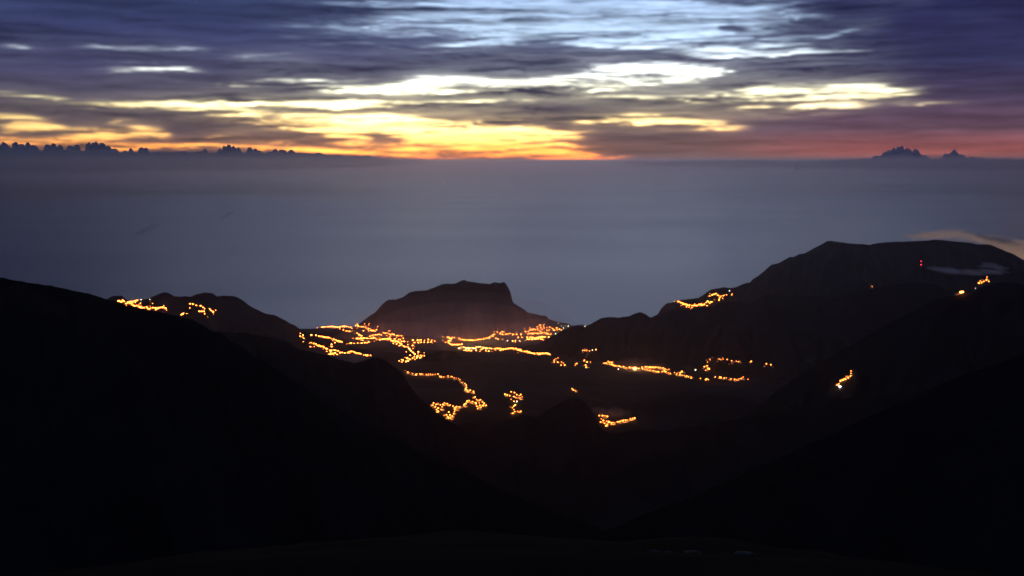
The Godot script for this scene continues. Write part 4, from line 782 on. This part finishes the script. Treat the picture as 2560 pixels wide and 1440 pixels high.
	bank("low_cloud", "low grey veil under the tall cumulus heads at the right", "cloud", "", [[Vector3(28207, 1571, -68413), Vector3(12287, 363, 8000), 1.00, 0.00], [Vector3(32414, 1577, -66523), Vector3(8377, 335, 8000), 1.00, 0.00], [Vector3(18024, 1560, -71771), Vector3(11170, 279, 8000), 0.80, 0.00], [Vector3(8162, 1678, -73548), Vector3(1119, 101, 3943), 1.17, 0.08], [Vector3(8999, 1687, -73451), Vector3(1278, 111, 4222), 0.77, 0.11], [Vector3(9882, 1627, -73337), Vector3(1865, 147, 5388), 0.87, -0.05], [Vector3(10930, 1657, -73188), Vector3(1526, 121, 4295), 0.69, 0.06], [Vector3(12003, 1670, -73020), Vector3(1379, 154, 5340), 0.60, -0.09], [Vector3(12693, 1717, -72903), Vector3(2040, 155, 5199), 0.82, 0.01], [Vector3(13517, 1675, -72755), Vector3(1337, 106, 3483), 0.71, -0.07], [Vector3(14401, 1693, -72585), Vector3(1293, 107, 3404), 1.06, 0.01], [Vector3(15323, 1678, -72396), Vector3(1522, 158, 4907), 1.02, -0.09], [Vector3(16184, 1763, -72209), Vector3(1753, 153, 4637), 1.26, -0.02], [Vector3(17051, 1745, -72009), Vector3(1187, 117, 3408), 0.72, -0.09], [Vector3(17792, 1667, -71829), Vector3(1350, 128, 3549), 1.14, -0.00], [Vector3(18627, 1825, -71617), Vector3(1156, 120, 3182), 0.83, -0.04], [Vector3(19386, 1692, -71416), Vector3(710, 89, 2272), 1.21, 0.04], [Vector3(20156, 1611, -71202), Vector3(939, 116, 2821), 1.02, -0.10], [Vector3(20871, 1750, -70996), Vector3(1163, 157, 3664), 1.01, 0.01], [Vector3(21516, 1745, -70803), Vector3(1479, 163, 3666), 0.89, -0.11], [Vector3(22343, 1864, -70546), Vector3(534, 93, 2010), 0.68, -0.01], [Vector3(23050, 1752, -70318), Vector3(1719, 257, 5375), 0.95, -0.01], [Vector3(23879, 1684, -70041), Vector3(1420, 221, 4469), 1.05, 0.10], [Vector3(24489, 1711, -69831), Vector3(906, 128, 2522), 1.05, 0.02], [Vector3(25437, 1650, -69491), Vector3(1940, 248, 4820), 0.90, 0.09], [Vector3(26405, 1894, -69129), Vector3(1753, 233, 4442), 1.14, 0.11], [Vector3(27105, 1693, -68857), Vector3(1460, 284, 5336), 1.02, 0.10], [Vector3(27956, 1887, -68516), Vector3(748, 143, 2653), 0.75, -0.10], [Vector3(28931, 1761, -68110), Vector3(1988, 296, 5399), 1.09, 0.01], [Vector3(29691, 1731, -67782), Vector3(1008, 192, 3440), 0.86, 0.03], [Vector3(30381, 1713, -67476), Vector3(1606, 234, 4132), 1.21, 0.04], [Vector3(31218, 1891, -67093), Vector3(582, 128, 2239), 0.78, -0.01], [Vector3(32050, 1825, -66699), Vector3(1652, 267, 4582), 0.95, 0.00]], 6e-05, Color(1, 1, 1))
	bank("valley_mist", "faint mist over the valley town under the rock", "", "stuff", [[Vector3(-491, 271, -9888), Vector3(1121, 262, 1500), 0.35, 0.00], [Vector3(-491, 214, -9888), Vector3(897, 224, 1200), 0.40, 0.00], [Vector3(-416, 156, -9891), Vector3(672, 187, 900), 0.50, 0.00], [Vector3(-151, 117, -9899), Vector3(598, 134, 700), 1.40, 0.00], [Vector3(-1054, 134, -9844), Vector3(635, 127, 700), 0.90, 0.00], [Vector3(265, 201, -9896), Vector3(336, 105, 500), 1.20, 0.00], [Vector3(-359, 271, -9894), Vector3(97, 205, 150), 1.60, 0.05]], 0.0003, Color(1, 1, 1))
	bank("valley_mist", "small mist pool beside the dark spur at the left", "", "stuff", [[Vector3(-1191, 384, -7506), Vector3(132, 34, 250), 1.00, 0.00], [Vector3(-1095, 390, -7521), Vector3(86, 29, 200), 0.80, 0.00]], 0.0005, Color(1, 1, 1))
	bank("valley_mist", "little mist column rising over the dome hill", "", "stuff", [[Vector3(-549, 464, -7680), Vector3(20, 17, 60), 1.00, 0.30], [Vector3(-529, 452, -7682), Vector3(26, 17, 60), 1.00, 0.20], [Vector3(-506, 434, -7683), Vector3(32, 20, 70), 0.90, 0.00], [Vector3(-483, 392, -7685), Vector3(35, 26, 70), 0.40, 0.00], [Vector3(-506, 368, -7683), Vector3(29, 29, 70), 0.40, 0.00]], 0.0006, Color(1, 1, 1))
	bank("valley_mist", "glowing mist round the bright slope road", "", "stuff", [[Vector3(835, 454, -6799), Vector3(207, 62, 250), 0.80, 0.00], [Vector3(798, 458, -6803), Vector3(93, 62, 150), 1.50, 0.00], [Vector3(799, 453, -6803), Vector3(44, 36, 80), 4.00, 0.00]], 0.00012, Color(1, 1, 1))
	bank("valley_mist", "brownish mist drifting over the bowl hamlet", "", "stuff", [[Vector3(385, 699, -4604), Vector3(35, 10, 70), 1.00, 0.00], [Vector3(419, 691, -4601), Vector3(38, 10, 70), 1.00, -0.10], [Vector3(461, 695, -4597), Vector3(38, 14, 80), 1.00, 0.00], [Vector3(501, 689, -4593), Vector3(31, 12, 70), 0.80, 0.10], [Vector3(438, 676, -4599), Vector3(63, 16, 90), 0.50, 0.00]], 0.0009, Color(1, 1, 1))
	cumulus("cloud_bank", "dark row of cloud heads along the horizon at the left", [[Vector3(-41056, 2673, -80090), 592, 883], [Vector3(-40653, 2642, -80295), 617, 883], [Vector3(-40241, 2713, -80502), 734, 883], [Vector3(-39839, 2537, -80702), 924, 883], [Vector3(-39423, 2571, -80906), 649, 883], [Vector3(-39003, 2621, -81110), 675, 883], [Vector3(-38579, 2700, -81312), 594, 883], [Vector3(-38155, 2693, -81512), 984, 883], [Vector3(-37734, 2565, -81707), 927, 883], [Vector3(-37304, 2573, -81905), 635, 883], [Vector3(-36866, 2679, -82103), 842, 883], [Vector3(-36434, 2591, -82296), 950, 883], [Vector3(-35996, 2561, -82488), 585, 883], [Vector3(-35551, 2622, -82681), 863, 883], [Vector3(-35105, 2645, -82871), 628, 883], [Vector3(-34656, 2654, -83060), 586, 883], [Vector3(-34209, 2557, -83245), 955, 883], [Vector3(-33751, 2642, -83432), 686, 883], [Vector3(-33296, 2566, -83614), 816, 883], [Vector3(-32835, 2573, -83796), 947, 883], [Vector3(-32368, 2656, -83978), 740, 883], [Vector3(-31902, 2638, -84156), 748, 883], [Vector3(-31429, 2736, -84334), 688, 883], [Vector3(-30995, 2457, -84494), 629, 747], [Vector3(-30431, 2580, -84699), 867, 747], [Vector3(-29869, 2544, -84899), 829, 747], [Vector3(-29303, 2516, -85096), 751, 747], [Vector3(-28734, 2434, -85290), 691, 747], [Vector3(-28156, 2529, -85483), 694, 747], [Vector3(-27578, 2495, -85671), 724, 747], [Vector3(-26993, 2541, -85857), 916, 747], [Vector3(-26406, 2548, -86039), 839, 747], [Vector3(-25819, 2456, -86217), 652, 747], [Vector3(-25220, 2593, -86394), 705, 747], [Vector3(-39152, 3124, -81038), 543, 815], [Vector3(-38557, 3159, -81322), 408, 747], [Vector3(-37905, 3224, -81628), 272, 611], [Vector3(-37560, 3075, -81788), 408, 679], [Vector3(-37098, 3200, -81998), 238, 475], [Vector3(-36750, 2990, -82155), 340, 611], [Vector3(-35820, 3026, -82565), 374, 611], [Vector3(-35476, 3151, -82713), 272, 611], [Vector3(-35037, 3001, -82900), 306, 611], [Vector3(-34377, 2974, -83176), 340, 611], [Vector3(-33920, 3069, -83363), 272, 543], [Vector3(-33108, 3198, -83689), 272, 611], [Vector3(-32671, 3263, -83861), 340, 747], [Vector3(-32183, 3173, -84049), 340, 679], [Vector3(-31806, 2988, -84193), 272, 543], [Vector3(-30227, 2776, -84772), 204, 408], [Vector3(-29460, 2874, -85042), 306, 475], [Vector3(-29178, 2812, -85139), 238, 408], [Vector3(-24857, 2764, -86499), 204, 408]], 5)
	cumulus("cloud_bank", "low broken cloud row along the horizon left of the glow", [[Vector3(-24177, 2441, -86692), 726, 679], [Vector3(-23629, 2578, -86843), 610, 679], [Vector3(-23083, 2595, -86990), 663, 679], [Vector3(-22533, 2631, -87134), 760, 679], [Vector3(-21988, 2411, -87273), 865, 679], [Vector3(-21432, 2454, -87411), 867, 679], [Vector3(-20870, 2641, -87547), 593, 679], [Vector3(-20317, 2395, -87677), 791, 679], [Vector3(-19752, 2541, -87806), 860, 679], [Vector3(-19189, 2487, -87931), 809, 679], [Vector3(-19093, 2536, -87951), 715, 475], [Vector3(-18338, 2474, -88112), 685, 475], [Vector3(-17578, 2446, -88267), 1134, 475], [Vector3(-16814, 2416, -88415), 616, 475], [Vector3(-16046, 2425, -88558), 703, 475], [Vector3(-15277, 2264, -88694), 808, 475], [Vector3(-14500, 2307, -88824), 664, 475], [Vector3(-13724, 2154, -88948), 842, 475], [Vector3(-12940, 2242, -89065), 644, 475], [Vector3(-12155, 2228, -89175), 703, 475], [Vector3(-11369, 2086, -89279), 693, 475], [Vector3(-23743, 2800, -86812), 170, 408], [Vector3(-23343, 3027, -86920), 238, 543], [Vector3(-23037, 3092, -87002), 272, 611], [Vector3(-22705, 2997, -87089), 238, 543], [Vector3(-22312, 2869, -87190), 204, 408], [Vector3(-21451, 2871, -87406), 272, 475], [Vector3(-21021, 2808, -87511), 238, 408], [Vector3(-19465, 2747, -87870), 272, 408], [Vector3(-18932, 2715, -87986), 408, 408], [Vector3(-18207, 2684, -88139), 340, 408]], 6)
	cumulus("cumulus_cloud", "tall pointed cumulus head on the horizon at the right", [[Vector3(29202, 2148, -85131), 951, 815], [Vector3(29925, 2557, -84879), 815, 1223], [Vector3(30368, 2776, -84722), 543, 1358], [Vector3(30753, 2962, -84583), 475, 1494], [Vector3(31321, 2678, -84374), 611, 1358], [Vector3(31876, 2613, -84166), 543, 1291], [Vector3(30720, 2366, -84595), 2174, 1358], [Vector3(32440, 2237, -83950), 679, 951], [Vector3(28319, 1991, -85429), 883, 543], [Vector3(27453, 1896, -85711), 815, 475], [Vector3(26427, 1928, -86033), 475, 408], [Vector3(25542, 1864, -86300), 883, 408]], 7)
	cumulus("cumulus_cloud", "rounded cumulus head right of the tall pointed one", [[Vector3(34342, 2542, -83190), 611, 1291], [Vector3(33898, 2327, -83372), 611, 1019], [Vector3(34804, 2294, -82998), 611, 1019], [Vector3(34285, 2017, -83214), 1834, 951], [Vector3(35653, 2077, -82637), 611, 679], [Vector3(36255, 1984, -82375), 883, 611], [Vector3(37156, 1922, -81972), 815, 543], [Vector3(37912, 1982, -81625), 543, 543], [Vector3(38616, 1891, -81294), 1019, 475], [Vector3(39649, 1920, -80796), 1019, 543]], 8)
	cumulus("cumulus_cloud", "tiny far cumulus heads left of the tall pointed one", [[Vector3(23139, 1735, -86975), 272, 340], [Vector3(23807, 1703, -86794), 408, 306], [Vector3(21300, 1637, -87443), 1019, 272], [Vector3(26434, 1736, -86031), 1698, 340]], 9)

# ---------------------------------------------------------------- the summit at the camera's feet

func summit_height(x: float, z: float) -> float:
	var d := sqrt(x * x + z * z)
	var rough := clampf((d - 3.0) / 12.0, 0.0, 1.0)
	return EYE - 1.75 - 0.30 * d - 0.0007 * d * d + rough * (rolls.get_noise_2d(x / 14.0, z / 14.0) * 0.8 + grain.get_noise_2d(x / 3.0, z / 3.0) * 0.16)

func rock_mesh(seed_: int) -> ArrayMesh:
	var m := SphereMesh.new()
	m.radius = 1.0
	m.height = 2.0
	m.radial_segments = 12
	m.rings = 7
	var a := m.get_mesh_arrays()
	var v: PackedVector3Array = a[Mesh.ARRAY_VERTEX]
	for i in v.size():
		var p := v[i]
		var c := Vector3(signf(p.x) * pow(absf(p.x), 0.7), signf(p.y) * pow(absf(p.y), 0.7), signf(p.z) * pow(absf(p.z), 0.7))
		v[i] = c * (0.8 + 0.45 * grain.get_noise_3d(p.x * 0.9 + seed_ * 7.0, p.y * 0.9, p.z * 0.9))
	a[Mesh.ARRAY_VERTEX] = v
	var raw := ArrayMesh.new()
	raw.add_surface_from_arrays(Mesh.PRIMITIVE_TRIANGLES, a)
	var st := SurfaceTool.new()
	st.create_from(raw, 0)
	st.generate_normals()
	return st.commit()

func build_summit() -> void:
	var verts := PackedVector3Array()
	var cols := 121
	for r in cols:
		for c in cols:
			var x := -150.0 + c * 2.5
			var z := -150.0 + r * 2.5
			verts.append(Vector3(x, summit_height(x, z), z))
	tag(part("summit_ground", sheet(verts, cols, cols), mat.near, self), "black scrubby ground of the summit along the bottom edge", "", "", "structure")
	var stone := StandardMaterial3D.new()
	stone.resource_name = "pale basalt"
	stone.albedo_color = Color(0.26, 0.25, 0.24).linear_to_srgb()
	stone.roughness = 0.95
	var tone := NoiseTexture2D.new()
	tone.width = 256
	tone.height = 256
	tone.seamless = true
	var tn := FastNoiseLite.new()
	tn.seed = 3
	tn.frequency = 0.03
	tone.noise = tn
	var tg := Gradient.new()
	tg.set_color(0, Color(0.02, 0.02, 0.02))
	tg.set_color(1, Color(0.075, 0.075, 0.072))
	tone.color_ramp = tg
	stone.albedo_color = Color.WHITE
	stone.albedo_texture = tone
	stone.uv1_triplanar = true
	var spots := [[Vector2(4.7, -33.5), 0.34, "leftmost of the pale rocks at the bottom edge"], [Vector2(5.3, -34.5), 0.22, "smallest pale rock at the bottom edge beside the leftmost one"],
		[Vector2(6.0, -34.0), 0.3, "pale rock third from the left at the bottom edge"], [Vector2(8.6, -38.0), 0.45, "flat pale slab of rock highest at the bottom edge"], [Vector2(10.4, -37.0), 0.32, "rightmost of the pale rocks at the bottom edge"]]
	for k in spots.size():
		var p: Vector2 = spots[k][0]
		var s: float = spots[k][1]
		var o := part("rock", rock_mesh(k), stone, self, Vector3(p.x, summit_height(p.x, p.y) + s * 0.15, p.y))
		o.scale = Vector3(s * 1.3, s * 0.6, s)
		o.rotation.y = k * 1.3
		tag(o, spots[k][2], "rock", "pale rocks at the bottom edge")

# ---------------------------------------------------------------- far lights at sea, beacon mast

func build_ships() -> void:
	ship(Vector3(-6236, 0, -96558), "brightest far ship light on the hazy sea left of the middle", 1.0)
	ship(Vector3(-5407, 0, -84673), "far ship light just below the brightest one on the hazy sea", 0.9)
	ship(Vector3(-7433, 0, -96558), "faintest far ship light on the hazy sea", 0.6)
	mast(Vector2(3885, -10024))

func ship(at: Vector3, label: String, size: float) -> void:
	var o := thing("ship", at)
	var hull := PrismMesh.new()
	hull.size = Vector3(30, 16, 190)
	var st := SurfaceTool.new()
	st.append_from(hull, 0, Transform3D(Basis(Vector3(0, 0, 1), PI), Vector3(0, 6, 0)))
	part("hull", st.commit(), mat.metal, o)
	var house := BoxMesh.new()
	house.size = Vector3(24, 22, 40)
	part("deckhouse", house, mat.metal, o, Vector3(0, 25, 60))
	var lamp := lantern_mesh(26.0 * size)
	part("deck_lamp", lamp, mat.white, o, Vector3(0, 50, 60))
	tag(o, label, "ship", "far ships on the hazy sea")

func mast(p: Vector2) -> void:
	var o := thing("radio_mast", Vector3(p.x, land_height(p.x, p.y), p.y))
	var pole := CylinderMesh.new()
	pole.top_radius = 0.5
	pole.bottom_radius = 1.6
	pole.height = 62.0
	pole.radial_segments = 8
	part("pole", pole, mat.metal, o, Vector3(0, 31, 0))
	for y in [30.0, 64.0]:
		part("beacon_lamp", lantern_mesh(4.5), mat.red, o, Vector3(0, y, 0))
	tag(o, "radio mast with two red beacon lamps on the big right mountain", "radio mast")
